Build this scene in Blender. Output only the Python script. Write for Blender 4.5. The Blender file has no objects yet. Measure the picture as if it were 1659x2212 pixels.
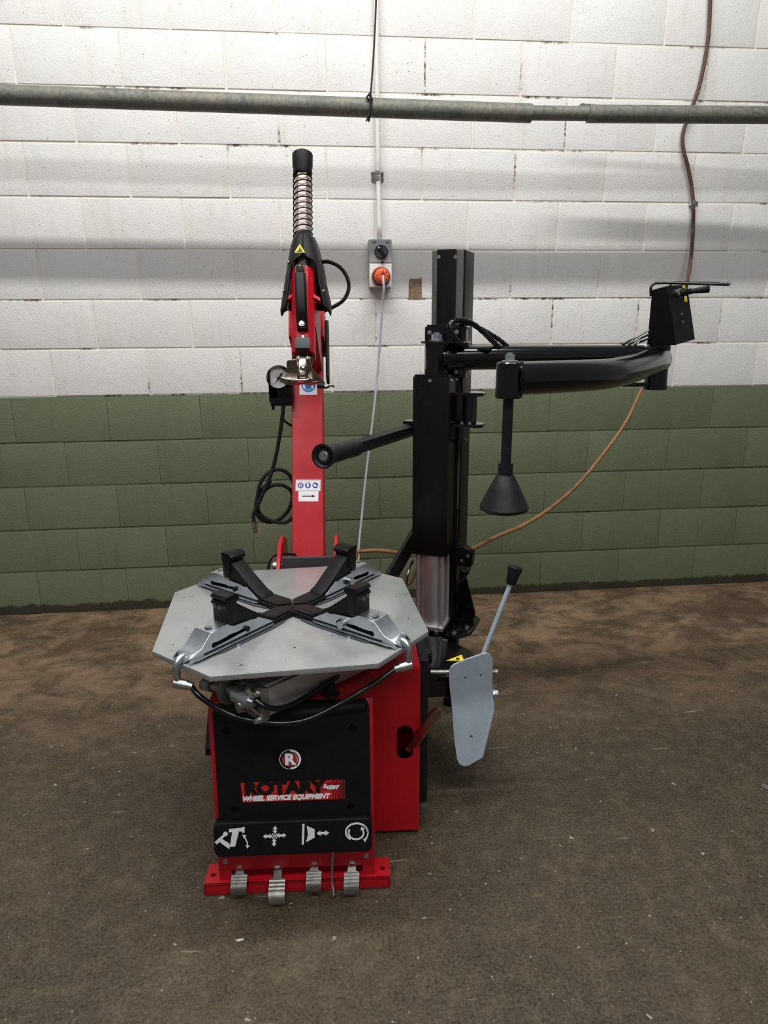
import bpy, bmesh, math, random
from mathutils import Vector, Matrix, Euler
from mathutils.geometry import delaunay_2d_cdt
random.seed(7)
sc = bpy.context.scene
COL = sc.collection
R = math.radians
PI = math.pi

# ------------------------------------------------------------------ camera
CAM_F = 1470.0                                   # focal length in pixels of the 1659 x 2212 frame
CAM_P = Vector((1.12067, -3.10738, 1.29856))
CAM_YAW, CAM_PITCH, CAM_ROLL = 0.0956889, 0.2674178, -0.0070759
_f = Vector((math.sin(CAM_YAW)*math.cos(CAM_PITCH), math.cos(CAM_YAW)*math.cos(CAM_PITCH), -math.sin(CAM_PITCH)))
_r = Vector((math.cos(CAM_YAW), -math.sin(CAM_YAW), 0))
_u = _r.cross(_f)
CR = _r*math.cos(CAM_ROLL) + _u*math.sin(CAM_ROLL)
CU = _u*math.cos(CAM_ROLL) - _r*math.sin(CAM_ROLL)
cd = bpy.data.cameras.new('camera')
cam = bpy.data.objects.new('camera', cd); COL.objects.link(cam)
cam.matrix_world = Matrix((( CR.x, CU.x, -_f.x, CAM_P.x), (CR.y, CU.y, -_f.y, CAM_P.y), (CR.z, CU.z, -_f.z, CAM_P.z), (0, 0, 0, 1)))
cd.sensor_fit = 'HORIZONTAL'; cd.sensor_width = 36.0; cd.lens = CAM_F/1659.0*36.0
cd.clip_start = 0.05; cd.clip_end = 100
sc.camera = cam

# ------------------------------------------------------------------ light
w = bpy.data.worlds.new('world'); sc.world = w; w.use_nodes = True
bg = w.node_tree.nodes['Background']
bg.inputs['Color'].default_value = (0.97, 0.985, 1.0, 1); bg.inputs['Strength'].default_value = 0.12
def tube_light(name, loc, length, width, power, col=(1, 0.98, 0.95), rx=0):
    l = bpy.data.lights.new(name, 'AREA'); l.shape = 'RECTANGLE'; l.size = length; l.size_y = width
    l.energy = power; l.color = col
    o = bpy.data.objects.new(name, l); COL.objects.link(o); o.location = loc; o.rotation_euler = (rx, 0, 0)
    return o
tube_light('ceiling_tube_light', (1.05, -1.40, 4.0), 3.6, 0.09, 98)
tube_light('ceiling_tube_light', (1.3, -3.5, 4.0), 4.0, 0.40, 80, (0.98, 0.99, 1.0))
tube_light('ceiling_tube_light', (1.3, -6.0, 4.0), 5.0, 0.4, 42, (0.95, 0.98, 1.0))
vs = sc.view_settings
vs.view_transform = 'Standard'; vs.look = 'None'; vs.exposure = 0.26; vs.gamma = 1.0; vs.use_curve_mapping = False

# ------------------------------------------------------------------ frames (a pixel and a plane give a point)
class Frame:
    def __init__(s, M): s.M = M; s.I = M.inverted()
    def hit(s, px, py, **k):
        d = _f + CR*((px-829.5)/CAM_F) - CU*((py-1106.0)/CAM_F)
        c = s.I @ CAM_P; d = s.I.to_3x3() @ d
        ax = 'xyz'.index(next(iter(k))); v = next(iter(k.values()))
        return c + d*((v - c[ax])/d[ax])
W = Frame(Matrix.Identity(4))
M_BASE = Matrix.Translation((1.037, -1.770, 0)) @ Matrix.Rotation(R(-3), 4, 'Z')
MA = Frame(M_BASE)                                                      # the machine
K_L = Matrix.Translation((0, 0.75, 0.48)) @ Matrix.Rotation(R(-25), 4, 'X')   # its tilted column
KF = Frame(M_BASE @ K_L)
H_L = Matrix.Translation((0.439, 0.707, 0)) @ Matrix.Rotation(R(-23), 4, 'Z') # its helper post
HF = Frame(M_BASE @ H_L)
N_L = Matrix.Translation((0, -0.006, 0.126)) @ Matrix.Rotation(R(-5), 4, 'X') # its front panel
NF = Frame(M_BASE @ N_L)

# ------------------------------------------------------------------ materials
def lin(c): return c/12.92 if c <= 0.04045 else ((c+0.055)/1.055)**2.4
def rgb(r, g, b): return (lin(r/255), lin(g/255), lin(b/255), 1)
MATS = {}
class NT:
    def __init__(s, name):
        s.m = bpy.data.materials.new(name); s.m.use_nodes = True
        s.t = s.m.node_tree; s.n = s.t.nodes; s.b = s.n['Principled BSDF']; MATS[name] = s.m
        s.tc = s.n.new('ShaderNodeTexCoord')
    def link(s, a, b): s.t.links.new(a, b)
    def add(s, typ, **k):
        n = s.n.new(typ)
        for a, v in k.items():
            if a.startswith('i_'): n.inputs[a[2:].replace('_', ' ')].default_value = v
            else: setattr(n, a, v)
        return n
    def noise(s, scale, detail=4, rough=0.55, coord='Object', mapping=None, dist=0.0):
        n = s.add('ShaderNodeTexNoise'); n.inputs['Scale'].default_value = scale; n.inputs['Detail'].default_value = detail
        n.inputs['Roughness'].default_value = rough; n.inputs['Distortion'].default_value = dist
        src = s.tc.outputs[coord] if isinstance(coord, str) else coord
        if mapping:
            mp = s.add('ShaderNodeMapping'); mp.inputs['Scale'].default_value = mapping; s.link(src, mp.inputs['Vector']); src = mp.outputs[0]
        s.link(src, n.inputs['Vector']); return n.outputs['Fac']
    def ramp(s, fac, *stops):
        r = s.add('ShaderNodeValToRGB'); e = r.color_ramp.elements
        while len(e) < len(stops): e.new(0.5)
        for q, (p, c) in zip(e, stops):
            q.position = p; q.color = c if isinstance(c, tuple) else (c, c, c, 1)
        s.link(fac, r.inputs['Fac']); return r.outputs['Color']
    def mix(s, fac, a, b, mode='MIX'):
        m = s.add('ShaderNodeMix', data_type='RGBA', blend_type=mode)
        for v, i in ((fac, 0), (a, 6), (b, 7)):
            if isinstance(v, (int, float)): m.inputs[i].default_value = v
            elif isinstance(v, tuple): m.inputs[i].default_value = v
            else: s.link(v, m.inputs[i])
        return m.outputs[2]
    def math(s, op, a, b=0.0):
        m = s.add('ShaderNodeMath', operation=op)
        for v, i in ((a, 0), (b, 1)):
            if isinstance(v, (int, float)): m.inputs[i].default_value = v
            else: s.link(v, m.inputs[i])
        return m.outputs[0]
    def bump(s, h, strength, dist=0.002, prev=None):
        b = s.add('ShaderNodeBump'); b.inputs['Strength'].default_value = strength; b.inputs['Distance'].default_value = dist
        s.link(h, b.inputs['Height'])
        if prev is not None: s.link(prev, b.inputs['Normal'])
        s.link(b.outputs[0], s.b.inputs['Normal']); return b.outputs[0]
    def base(s, c):
        if isinstance(c, tuple): s.b.inputs['Base Color'].default_value = c
        else: s.link(c, s.b.inputs['Base Color'])
    def set(s, rough=None, metal=None, spec=None, coat=None):
        if rough is not None:
            if isinstance(rough, (int, float)): s.b.inputs['Roughness'].default_value = rough
            else: s.link(rough, s.b.inputs['Roughness'])
        if metal is not None: s.b.inputs['Metallic'].default_value = metal
        if spec is not None: s.b.inputs['Specular IOR Level'].default_value = spec
        if coat is not None: s.b.inputs['Coat Weight'].default_value = coat; s.b.inputs['Coat Roughness'].default_value = 0.12

def simple(name, c, rough=0.5, metal=0.0, spec=0.5, var=0.12, scale=30, bump=0.0, bscale=300, coat=None):
    t = NT(name)
    n = t.noise(scale)
    dark = tuple(x*(1-var) for x in c[:3]) + (1,); lite = tuple(min(1, x*(1+var)) for x in c[:3]) + (1,)
    t.base(t.ramp(n, (0.3, dark), (0.7, lite))); t.set(rough, metal, spec, coat)
    if bump: t.bump(t.noise(bscale, 2), bump, 0.001)
    return t.m
simple('red_paint', rgb(182, 21, 33), 0.36, 0, 0.35, 0.06, 18, 0.25, 420)
simple('black_gloss', rgb(9, 9, 11), 0.16, 0, 0.4, 0.2, 20, 0.05, 200, 0.4)
simple('black_satin', rgb(14, 14, 15), 0.40, 0, 0.22, 0.2, 25, 0.15, 500)
simple('black_plastic', rgb(19, 19, 21), 0.50, 0, 0.22, 0.15, 40, 0.3, 900)
simple('black_rubber', rgb(24, 25, 28), 0.5, 0, 0.3, 0.25, 50, 0.25, 300)
simple('dark_grey', rgb(62, 64, 68), 0.5, 0, 0.4, 0.1, 30, 0.2, 500)
simple('post_grey', rgb(84, 82, 78), 0.55, 0.3, 0.4, 0.12, 30, 0.1, 300)
simple('chrome', rgb(158, 150, 140), 0.17, 1.0, 0.5, 0.08, 40, 0.03, 80)
simple('zinc_bright', rgb(205, 212, 218), 0.32, 1.0, 0.5, 0.1, 40, 0.12, 120)
simple('steel', rgb(190, 190, 188), 0.35, 1.0, 0.5, 0.2, 60, 0.1, 200)
simple('steel_dull', rgb(150, 148, 142), 0.45, 0.9, 0.5, 0.3, 60, 0.15, 200)
simple('aluminium', rgb(200, 198, 200), 0.42, 0.85, 0.5, 0.06, 20, 0.05, 300)
simple('brass', rgb(180, 150, 90), 0.35, 0.9, 0.5, 0.15, 60)
simple('white_sticker', rgb(236, 236, 240), 0.45, 0, 0.4, 0.02)
simple('yellow_sticker', rgb(232, 205, 40), 0.45, 0, 0.4, 0.03)
simple('blue_sticker', rgb(40, 120, 200), 0.45, 0, 0.4, 0.03)
simple('navy_sticker', rgb(40, 45, 130), 0.45, 0, 0.4, 0.03)
simple('black_print', rgb(16, 15, 15), 0.5, 0, 0.4, 0.03)
simple('red_print', rgb(205, 40, 36), 0.45, 0, 0.4, 0.05)
simple('dark_red_print', rgb(120, 16, 26), 0.45, 0, 0.4, 0.05)
simple('white_print', rgb(246, 247, 250), 0.5, 0, 0.4, 0.03)
simple('cream_dial', rgb(225, 225, 222), 0.35, 0, 0.4, 0.03)
simple('conduit_white', rgb(228, 226, 222), 0.45, 0, 0.4, 0.05, 60)
simple('switch_grey', rgb(172, 174, 174), 0.45, 0, 0.4, 0.05, 60)
simple('orange_plastic', rgb(226, 96, 52), 0.4, 0, 0.5, 0.08, 60)
simple('rust_brown', rgb(128, 62, 44), 0.5, 0, 0.4, 0.2, 60)
simple('cable_grey', rgb(172, 174, 184), 0.5, 0, 0.4, 0.08, 90)
simple('cord_dark', rgb(52, 46, 44), 0.8, 0, 0.2, 0.3, 120, 0.4, 400)
simple('paper', rgb(190, 188, 180), 0.8, 0, 0.2, 0.1, 80)

t = NT('table_steel')                                  # dull zinc plate with faint smears and specks
n1 = t.noise(7, 6, 0.6); n2 = t.noise(60, 3, 0.6, mapping=(1, 6, 1))
c = t.ramp(n1, (0.3, rgb(164, 168, 168)), (0.7, rgb(188, 190, 188)))
c = t.mix(0.10, c, t.ramp(n2, (0.35, rgb(120, 124, 124)), (0.65, rgb(190, 192, 190))))
sp = t.ramp(t.noise(95, 1, 0.4), (0.0, rgb(70, 70, 68)), (0.20, rgb(70, 70, 68)), (0.23, (1, 1, 1, 1)))
t.base(t.mix(1.0, c, sp, 'MULTIPLY')); t.set(t.ramp(n1, (0.3, 0.26), (0.7, 0.38)), 0.55, 0.5); t.bump(n2, 0.02, 0.001)
t = NT('galvanised')                                   # blue-grey zinc of the paddle
n1 = t.noise(14, 5, 0.6); n2 = t.noise(420, 2, 0.5)
c = t.ramp(n1, (0.3, rgb(168, 184, 198)), (0.7, rgb(190, 204, 216)))
t.base(t.mix(0.09, c, t.ramp(n2, (0.35, 0.2), (0.65, 0.9)))); t.set(0.42, 0.3, 0.5); t.bump(n2, 0.06, 0.0006)
t = NT('weathered_pipe')                               # grey-green oxidised steel
n1 = t.noise(9, 6, 0.65); n2 = t.noise(70, 4, 0.6)
c = t.ramp(n1, (0.3, rgb(84, 92, 86)), (0.5, rgb(116, 118, 108)), (0.72, rgb(138, 128, 116)))
t.base(t.mix(0.35, c, t.ramp(n2, (0.35, rgb(60, 68, 66)), (0.7, rgb(150, 148, 138))))); t.set(0.62, 0.25, 0.4); t.bump(n2, 0.25, 0.001)
def hose_mat(name, a, b, worn=rgb(84, 58, 40)):
    t = NT(name)
    wv = t.add('ShaderNodeTexWave', i_Scale=95.0, i_Distortion=2.0); wv.bands_direction = 'DIAGONAL'
    t.link(t.tc.outputs['Object'], wv.inputs['Vector'])
    n = t.noise(25, 4)
    c = t.mix(t.ramp(wv.outputs['Fac'], (0.3, 0.0), (0.7, 1.0)), a, b)
    t.base(t.mix(t.ramp(n, (0.4, 0.0), (0.75, 0.6)), c, worn)); t.set(0.6, 0, 0.3); t.bump(wv.outputs['Fac'], 0.3 if name != 'black_hose' else 0.02, 0.001)
hose_mat('tan_hose', rgb(162, 122, 82), rgb(130, 92, 58))
hose_mat('brown_hose', rgb(112, 84, 72), rgb(84, 60, 52))
hose_mat('black_hose', rgb(34, 34, 36), rgb(26, 26, 28), rgb(44, 44, 44))

def wall_paint(name, base, dark, stain, lighter, chips):
    """Painted block: fine pits, faint stains, per-block tone."""
    t = NT(name)
    geo = t.add('ShaderNodeNewGeometry'); P = geo.outputs['Position']
    info = t.add('ShaderNodeObjectInfo')
    big = t.noise(1.6, 6, 0.62, P); mid = t.noise(9, 5, 0.6, P); fine = t.noise(150, 3, 0.6, P)
    streak = t.noise(6, 4, 0.6, P, (3.2, 1, 0.35))
    c = t.mix(t.ramp(big, (0.35, 0.0), (0.7, 1.0)), base, dark)
    c = t.mix(t.math('MULTIPLY', info.outputs['Random'], 0.35), c, lighter)
    c = t.mix(t.ramp(streak, (0.55, 0.0), (0.85, 0.45)), c, stain)
    pit = t.add('ShaderNodeTexVoronoi', i_Scale=58.0); pit.inputs['Randomness'].default_value = 1.0
    t.link(P, pit.inputs['Vector'])
    pits = t.math('MULTIPLY', t.ramp(pit.outputs['Distance'], (0.0, 1.0), (0.07, 1.0), (0.13, 0.0)), t.ramp(t.noise(16, 3, 0.7, P), (0.52, 0.0), (0.62, 1.0)))
    c = t.mix(t.math('MULTIPLY', pits, 0.6), c, rgb(70, 64, 56))
    spk = t.math('MULTIPLY', t.ramp(t.noise(170, 2, 0.5, P), (0.665, 0.0), (0.69, 1.0)), t.ramp(t.noise(5, 3, 0.7, P), (0.42, 0.15), (0.62, 1.0)))
    c = t.mix(t.math('MULTIPLY', spk, 0.55), c, rgb(84, 76, 66))
    if chips:                                          # flaked paint low on the wall
        sep = t.add('ShaderNodeSeparateXYZ'); t.link(P, sep.inputs[0])
        low = t.ramp(sep.outputs['Z'], (0.02, 1.0), (0.28, 0.0))
        fl = t.ramp(t.noise(34, 5, 0.7, P), (0.66, 0.0), (0.69, 1.0))
        c = t.mix(t.math('MULTIPLY', fl, t.math('ADD', t.math('MULTIPLY', low, 0.8), 0.06)), c, rgb(190, 190, 180))
    if chips:
        dl = t.math('ADD', sep.outputs['Z'], t.math('MULTIPLY', t.noise(11, 5, 0.7, P), -0.075))
        c = t.mix(t.math('MULTIPLY', t.ramp(dl, (0.0, 1.0), (0.012, 0.0)), 0.85), c, rgb(44, 40, 32))
    t.base(c); t.set(t.ramp(mid, (0.3, 0.42), (0.7, 0.6)), 0, 0.4)
    h = t.math('ADD', t.math('MULTIPLY', fine, 0.5), t.math('MULTIPLY', mid, 0.9))
    h = t.math('SUBTRACT', h, t.math('MULTIPLY', pits, 1.2))
    t.bump(h, 0.8, 0.004)
wall_paint('paint_white', rgb(233, 232, 229), rgb(222, 220, 216), rgb(196, 184, 164), rgb(234, 234, 232), False)
wall_paint('paint_green', rgb(109, 117, 90), rgb(99, 107, 82), rgb(80, 86, 64), rgb(116, 124, 98), True)
t = NT('paint_joint')                                  # painted mortar, white above the green dado, dirty here and there
geo = t.add('ShaderNodeNewGeometry'); P = geo.outputs['Position']
sep = t.add('ShaderNodeSeparateXYZ'); t.link(P, sep.inputs[0])
up = t.ramp(t.math('SUBTRACT', sep.outputs['Z'], 0.5), (0.508, 0.0), (0.512, 1.0))
dn = t.noise(2.6, 5, 0.65, P); d2 = t.noise(40, 4, 0.7, P)
dirt = t.math('MULTIPLY', t.ramp(dn, (0.53, 0.0), (0.60, 1.0)), t.ramp(d2, (0.40, 0.0), (0.58, 1.0)))
wj = t.mix(dirt, rgb(232, 227, 216), rgb(96, 76, 60))
gj = t.mix(dirt, rgb(96, 104, 78), rgb(52, 54, 42))
t.base(t.mix(up, gj, wj)); t.set(0.65, 0, 0.3); t.bump(d2, 0.6, 0.003)
simple('raw_block', rgb(138, 118, 96), 0.9, 0, 0.2, 0.35, 60, 0.8, 160)

t = NT('floor_concrete')
geo = t.add('ShaderNodeNewGeometry'); P = geo.outputs['Position']
n0 = t.noise(0.9, 7, 0.62, P, None, 0.4); n1 = t.noise(3.2, 8, 0.68, P, None, 0.8); n2 = t.noise(22, 6, 0.65, P); n3 = t.noise(140, 3, 0.6, P)
c = t.ramp(n1, (0.30, rgb(38, 30, 21)), (0.45, rgb(60, 49, 35)), (0.58, rgb(72, 60, 43)), (0.75, rgb(104, 88, 65)))
c = t.mix(t.ramp(n0, (0.42, 0.0), (0.62, 0.75)), c, rgb(47, 41, 32))
sep = t.add('ShaderNodeSeparateXYZ'); t.link(P, sep.inputs[0])
wash = t.math('MULTIPLY', t.ramp(t.math('ADD', sep.outputs['Y'], 1.35), (0.10, 0.0), (0.85, 1.0)), t.ramp(t.noise(4.5, 8, 0.72, P, (1, 1.6, 1), 0.7), (0.40, 0.1), (0.58, 1.0)))
c = t.mix(wash, c, rgb(172, 138, 108))                # mottled tan, plus the pool of light by the wall put into the colour
rust = t.math('MULTIPLY', t.ramp(t.math('ADD', sep.outputs['Y'], 1.35), (0.2, 0.0), (0.9, 1.0)), t.ramp(t.noise(2.1, 7, 0.7, P, None, 0.6), (0.5, 0.0), (0.6, 0.8)))
c = t.mix(rust, c, rgb(84, 54, 42))
c = t.mix(0.42, c, t.ramp(n2, (0.32, rgb(22, 18, 14)), (0.5, rgb(54, 47, 36)), (0.7, rgb(104, 92, 73))))
c = t.mix(0.22, c, t.ramp(n3, (0.35, rgb(22, 19, 15)), (0.65, rgb(134, 124, 102))))
sp = t.math('MAXIMUM', t.ramp(t.noise(46, 2, 0.5, P), (0.72, 0.0), (0.74, 1.0)), t.ramp(t.noise(120, 2, 0.5, P), (0.72, 0.0), (0.74, 0.8)))
c = t.mix(t.math('MULTIPLY', sp, 0.6), c, rgb(176, 166, 146))
sc_ = t.ramp(t.noise(9, 3, 0.5, P, (0.5, 5.0, 1)), (0.70, 0.0), (0.73, 0.5))
c = t.mix(sc_, c, rgb(150, 140, 124))
t.base(c); t.set(t.ramp(n1, (0.3, 0.42), (0.7, 0.62)), 0, 0.30)
t.bump(t.math('ADD', n2, t.math('MULTIPLY', n3, 0.5)), 0.35, 0.003)

# ------------------------------------------------------------------ mesh building
def in_poly(p, poly):
    x, y = p; c = False; j = len(poly)-1
    for i in range(len(poly)):
        xi, yi = poly[i]; xj, yj = poly[j]
        if (yi > y) != (yj > y) and x < (xj-xi)*(y-yi)/(yj-yi)+xi: c = not c
        j = i
    return c
def arc(cx, cy, r, a0, a1, n, ry=None):
    ry = r if ry is None else ry
    return [(cx+r*math.cos(R(a0+(a1-a0)*i/n)), cy+ry*math.sin(R(a0+(a1-a0)*i/n))) for i in range(n+1)]
def circle(cx, cy, r, n=16, ry=None): return arc(cx, cy, r, 0, 360, n, ry)[:-1]
def rrect(x0, x1, y0, y1, r, n=5):
    return (arc(x1-r, y1-r, r, 0, 90, n) + arc(x0+r, y1-r, r, 90, 180, n) + arc(x0+r, y0+r, r, 180, 270, n) + arc(x1-r, y0+r, r, 270, 360, n))
def spline(pts, n=8):
    pts = [Vector(p) for p in pts]; out = []
    for i in range(len(pts)-1):
        p0 = pts[i-1] if i else pts[0]*2-pts[1]; p1, p2 = pts[i], pts[i+1]
        p3 = pts[i+2] if i+2 < len(pts) else pts[-1]*2-pts[-2]
        for k in range(n):
            s = k/n; out.append(0.5*((2*p1)+(p2-p0)*s+(2*p0-5*p1+4*p2-p3)*s*s+(3*p1-p0-3*p2+p3)*s**3))
    out.append(pts[-1]); return out

class MB:
    def __init__(s, M=None): s.v = []; s.f = []; s.M = M or Matrix.Identity(4)
    def put(s, vs, fs):
        o = len(s.v); s.v += [s.M @ Vector(q) for q in vs]; s.f += [[i+o for i in f] for f in fs]; return s
    def frombm(s, bm):
        bm.verts.index_update(); s.put([q.co.copy() for q in bm.verts], [[q.index for q in f.verts] for f in bm.faces]); bm.free(); return s
    def box(s, x0, x1, y0, y1, z0, z1, b=0.0, seg=2):
        bm = bmesh.new(); bmesh.ops.create_cube(bm, size=1)
        for q in bm.verts: q.co = Vector(((x0+x1)/2+q.co.x*(x1-x0), (y0+y1)/2+q.co.y*(y1-y0), (z0+z1)/2+q.co.z*(z1-z0)))
        if b: bmesh.ops.bevel(bm, geom=bm.edges[:], offset=b, segments=seg, profile=0.7, affect='EDGES', clamp_overlap=True)
        return s.frombm(bm)
    @staticmethod
    def ax(axis, p, a):
        return (a, p[0], p[1]) if axis == 'x' else (p[0], a, p[1]) if axis == 'y' else (p[0], p[1], a)
    def prism(s, poly, axis, a0, a1, b=0.0, seg=2):
        n = len(poly); bm = bmesh.new()
        lo = [bm.verts.new(s.ax(axis, p, a0)) for p in poly]; hi = [bm.verts.new(s.ax(axis, p, a1)) for p in poly]
        bm.faces.new(lo); bm.faces.new(hi[::-1])
        for i in range(n): bm.faces.new((lo[i], hi[i], hi[(i+1) % n], lo[(i+1) % n]))
        bmesh.ops.recalc_face_normals(bm, faces=bm.faces[:])
        if b:
            caps = [f for f in bm.faces if len(f.verts) == n and n > 4 or len(f.verts) != 4]
            ed = {e for f in caps for e in f.edges} if caps else set(bm.edges)
            bmesh.ops.bevel(bm, geom=list(ed), offset=b, segments=seg, profile=0.6, affect='EDGES', clamp_overlap=True)
        return s.frombm(bm)
    def holed(s, outer, holes, axis, a0, a1):
        pts = []; edges = []
        for lp in [outer]+holes:
            o = len(pts); pts += lp; edges += [(o+i, o+(i+1) % len(lp)) for i in range(len(lp))]
        vs, es, fs, *_ = delaunay_2d_cdt([Vector(p) for p in pts], edges, [], 0, 1e-7)
        keep = []
        for f in fs:
            c = sum((vs[i] for i in f), Vector((0, 0)))/len(f)
            if in_poly(c, outer) and not any(in_poly(c, h) for h in holes): keep.append(list(f))
        n = len(vs); V = [s.ax(axis, p, a0) for p in vs]+[s.ax(axis, p, a1) for p in vs]
        F = [f for f in keep]+[[i+n for i in f[::-1]] for f in keep]
        cnt = {}
        for f in keep:
            for i in range(len(f)):
                a, b = f[i], f[(i+1) % len(f)]; k = (min(a, b), max(a, b)); cnt.setdefault(k, []).append((a, b))
        for k, l in cnt.items():
            if len(l) == 1: a, b = l[0]; F.append([b, a, a+n, b+n])
        bm = bmesh.new(); bv = [bm.verts.new(q) for q in V]
        for f in F: bm.faces.new([bv[i] for i in f])
        bmesh.ops.recalc_face_normals(bm, faces=bm.faces[:]); 
        for q in [q for q in bm.verts if not q.link_faces]: bm.verts.remove(q)
        return s.frombm(bm)
    def rings(s, rings, closed=True, cap=True, loop=False):
        n = len(rings[0]); V = [q for r in rings for q in r]; F = []; m = len(rings)
        for i in range(m if loop else m-1):
            for j in range(n if closed else n-1):
                a, b = i*n+j, i*n+(j+1) % n; i2 = (i+1) % m
                F.append([a, b, i2*n+(j+1) % n, i2*n+j])
        if cap and closed and not loop: F.append(list(range(n))[::-1]); F.append([(m-1)*n+j for j in range(n)])
        return s.put(V, F)
    def tube(s, pts, r, n=10, loop=False, cap=True):
        pts = [Vector(p) for p in pts]; m = len(pts); rs = r if isinstance(r, (list, tuple)) else [r]*m
        T = []
        for i in range(m):
            a = pts[(i-1) % m] if (i or loop) else pts[0]; b = pts[(i+1) % m] if (i < m-1 or loop) else pts[-1]
            T.append((b-a).normalized())
        up = Vector((0, 0, 1)) if abs(T[0].z) < 0.9 else Vector((0, 1, 0))
        N = (up-T[0]*up.dot(T[0])).normalized(); rg = []
        for i in range(m):
            N = (N-T[i]*N.dot(T[i])).normalized(); B = T[i].cross(N)
            rg.append([pts[i]+(N*math.cos(2*PI*k/n)+B*math.sin(2*PI*k/n))*rs[i] for k in range(n)])
        return s.rings(rg, True, cap, loop)
    def cyl(s, p0, p1, r, n=24, r1=None, rot=0.0):
        return s.lathe([(r, 0), (r if r1 is None else r1, 1)], p0, p1, n, rot)
    def lathe(s, prof, p0, p1, n=24, rot=0.0):
        """prof: (radius, fraction along p0-p1)"""
        p0, p1 = Vector(p0), Vector(p1); a = p1-p0; T = a.normalized()
        up = Vector((0, 0, 1)) if abs(T.z) < 0.9 else Vector((1, 0, 0))
        N = (up-T*up.dot(T)).normalized(); B = T.cross(N)
        rg = [[p0+a*h+(N*math.cos(2*PI*k/n+rot)+B*math.sin(2*PI*k/n+rot))*max(r, 1e-5) for k in range(n)] for r, h in prof]
        return s.rings(rg)
    def sphere(s, c, r, n=16, m=10, sc=(1, 1, 1)):
        c = Vector(c); rg = []
        for i in range(m+1):
            a = -PI/2+PI*i/m; q = max(math.cos(a), 1e-4)
            rg.append([c+Vector((r*q*math.cos(2*PI*k/n)*sc[0], r*q*math.sin(2*PI*k/n)*sc[1], r*math.sin(a)*sc[2])) for k in range(n)])
        return s.rings(rg)
    def bolt(s, p, d, r=0.006, h=0.005):
        p = Vector(p); d = Vector(d).normalized()
        s.cyl(p, p+d*h*0.3, r*1.35, 16); s.cyl(p+d*h*0.3, p+d*h, r, 6); return s
    def text(s, body, size, M, bold=0.0, depth=0.0004, shear=0.0, sx=1.0, align='CENTER'):
        """M maps text plane (x right, y up) into this builder's space."""
        cu = bpy.data.curves.new('txt', 'FONT'); cu.body = body; cu.size = size; cu.extrude = depth; cu.offset = bold
        cu.shear = shear; cu.align_x = align; cu.align_y = 'CENTER'; cu.resolution_u = 4
        o = bpy.data.objects.new('txt', cu); COL.objects.link(o)
        dg = bpy.context.evaluated_depsgraph_get(); dg.update()
        me = bpy.data.meshes.new_from_object(o.evaluated_get(dg))
        s.put([M @ Vector((q.co.x*sx, q.co.y, q.co.z)) for q in me.vertices], [list(p.vertices) for p in me.polygons])
        bpy.data.objects.remove(o); bpy.data.curves.remove(cu); bpy.data.meshes.remove(me); return s

OFF = {}
def mesh_from(name, vs, fs, mat, sharp=38):
    me = bpy.data.meshes.new(name); me.from_pydata([tuple(v) for v in vs], [], fs); me.update()
    bm = bmesh.new(); bm.from_mesh(me); bmesh.ops.recalc_face_normals(bm, faces=bm.faces[:]); bm.to_mesh(me); bm.free()
    me.materials.append(MATS[mat])
    me.shade_smooth(); me.set_sharp_from_angle(angle=R(sharp))
    return me
def obj(name, mb, mat, parent=None, label=None, base=False, sharp=38):
    """One mesh object; its origin sits at the middle (or base) of its own bounds."""
    v = mb.v
    lo = Vector((min(q.x for q in v), min(q.y for q in v), min(q.z for q in v))); hi = Vector((max(q.x for q in v), max(q.y for q in v), max(q.z for q in v)))
    c = (lo+hi)/2
    if base: c.z = lo.z
    me = mesh_from(name, [q-c for q in v], mb.f, mat, sharp)
    o = bpy.data.objects.new(name, me); COL.objects.link(o)
    po = OFF.get(parent.name, Vector((0, 0, 0))) if parent else Vector((0, 0, 0))
    o.location = c-po; OFF[o.name] = c
    if parent: o.parent = parent
    if label: o['label'] = label
    return o
def tag(o, label, cat, group=None, kind=None):
    o['label'] = label
    if cat: o['category'] = cat
    if group: o['group'] = group
    if kind: o['kind'] = kind
    return o
def empty(name, M):
    o = bpy.data.objects.new(name, None); COL.objects.link(o); o.matrix_world = M; o.empty_display_size = 0.1
    OFF[o.name] = Vector((0, 0, 0)); return o

# ------------------------------------------------------------------ the setting
GX0, GX1 = -1.6, 5.2
mb = MB().box(GX0, GX1, 0.0032, 0.20, -0.02, 2.81)
wall = obj('wall_back', mb, 'paint_joint'); tag(wall, 'painted concrete block wall, white above a green dado', None, kind='structure')
mb = MB().box(GX0, GX1, -4.6, 0.2, -0.12, 0.0)
floor = obj('floor', mb, 'floor_concrete'); tag(floor, 'stained dark brown concrete workshop floor', None, kind='structure')
def block_mesh(name, L, H, mat, notch=None):
    mb = MB()
    if notch:
        bm_poly = [(-L/2, -H/2), (L/2-notch[0], -H/2), (L/2-notch[0], -H/2+notch[1]-0.008), (L/2-notch[0]+0.008, -H/2+notch[1]), (L/2, -H/2+notch[1]), (L/2, H/2), (-L/2, H/2)]
        mb.prism(bm_poly, 'y', 0, 0.06, 0.002)
    else: mb.box(-L/2, L/2, 0, 0.06, -H/2, H/2, 0.0035, 2)
    return mesh_from(name, mb.v, mb.f, mat, 60)
BM = {'white': block_mesh('block', 0.3930, 0.1910, 'paint_white'), 'green': block_mesh('block', 0.3990, 0.1925, 'paint_green')}
BM0 = {'green': block_mesh('block', 0.3990, 0.2030, 'paint_green')}
notched = block_mesh('block', 0.3930, 0.1910, 'paint_white', (0.052, 0.080))
Z0 = 0.010
wo = OFF['wall_back']
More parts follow.
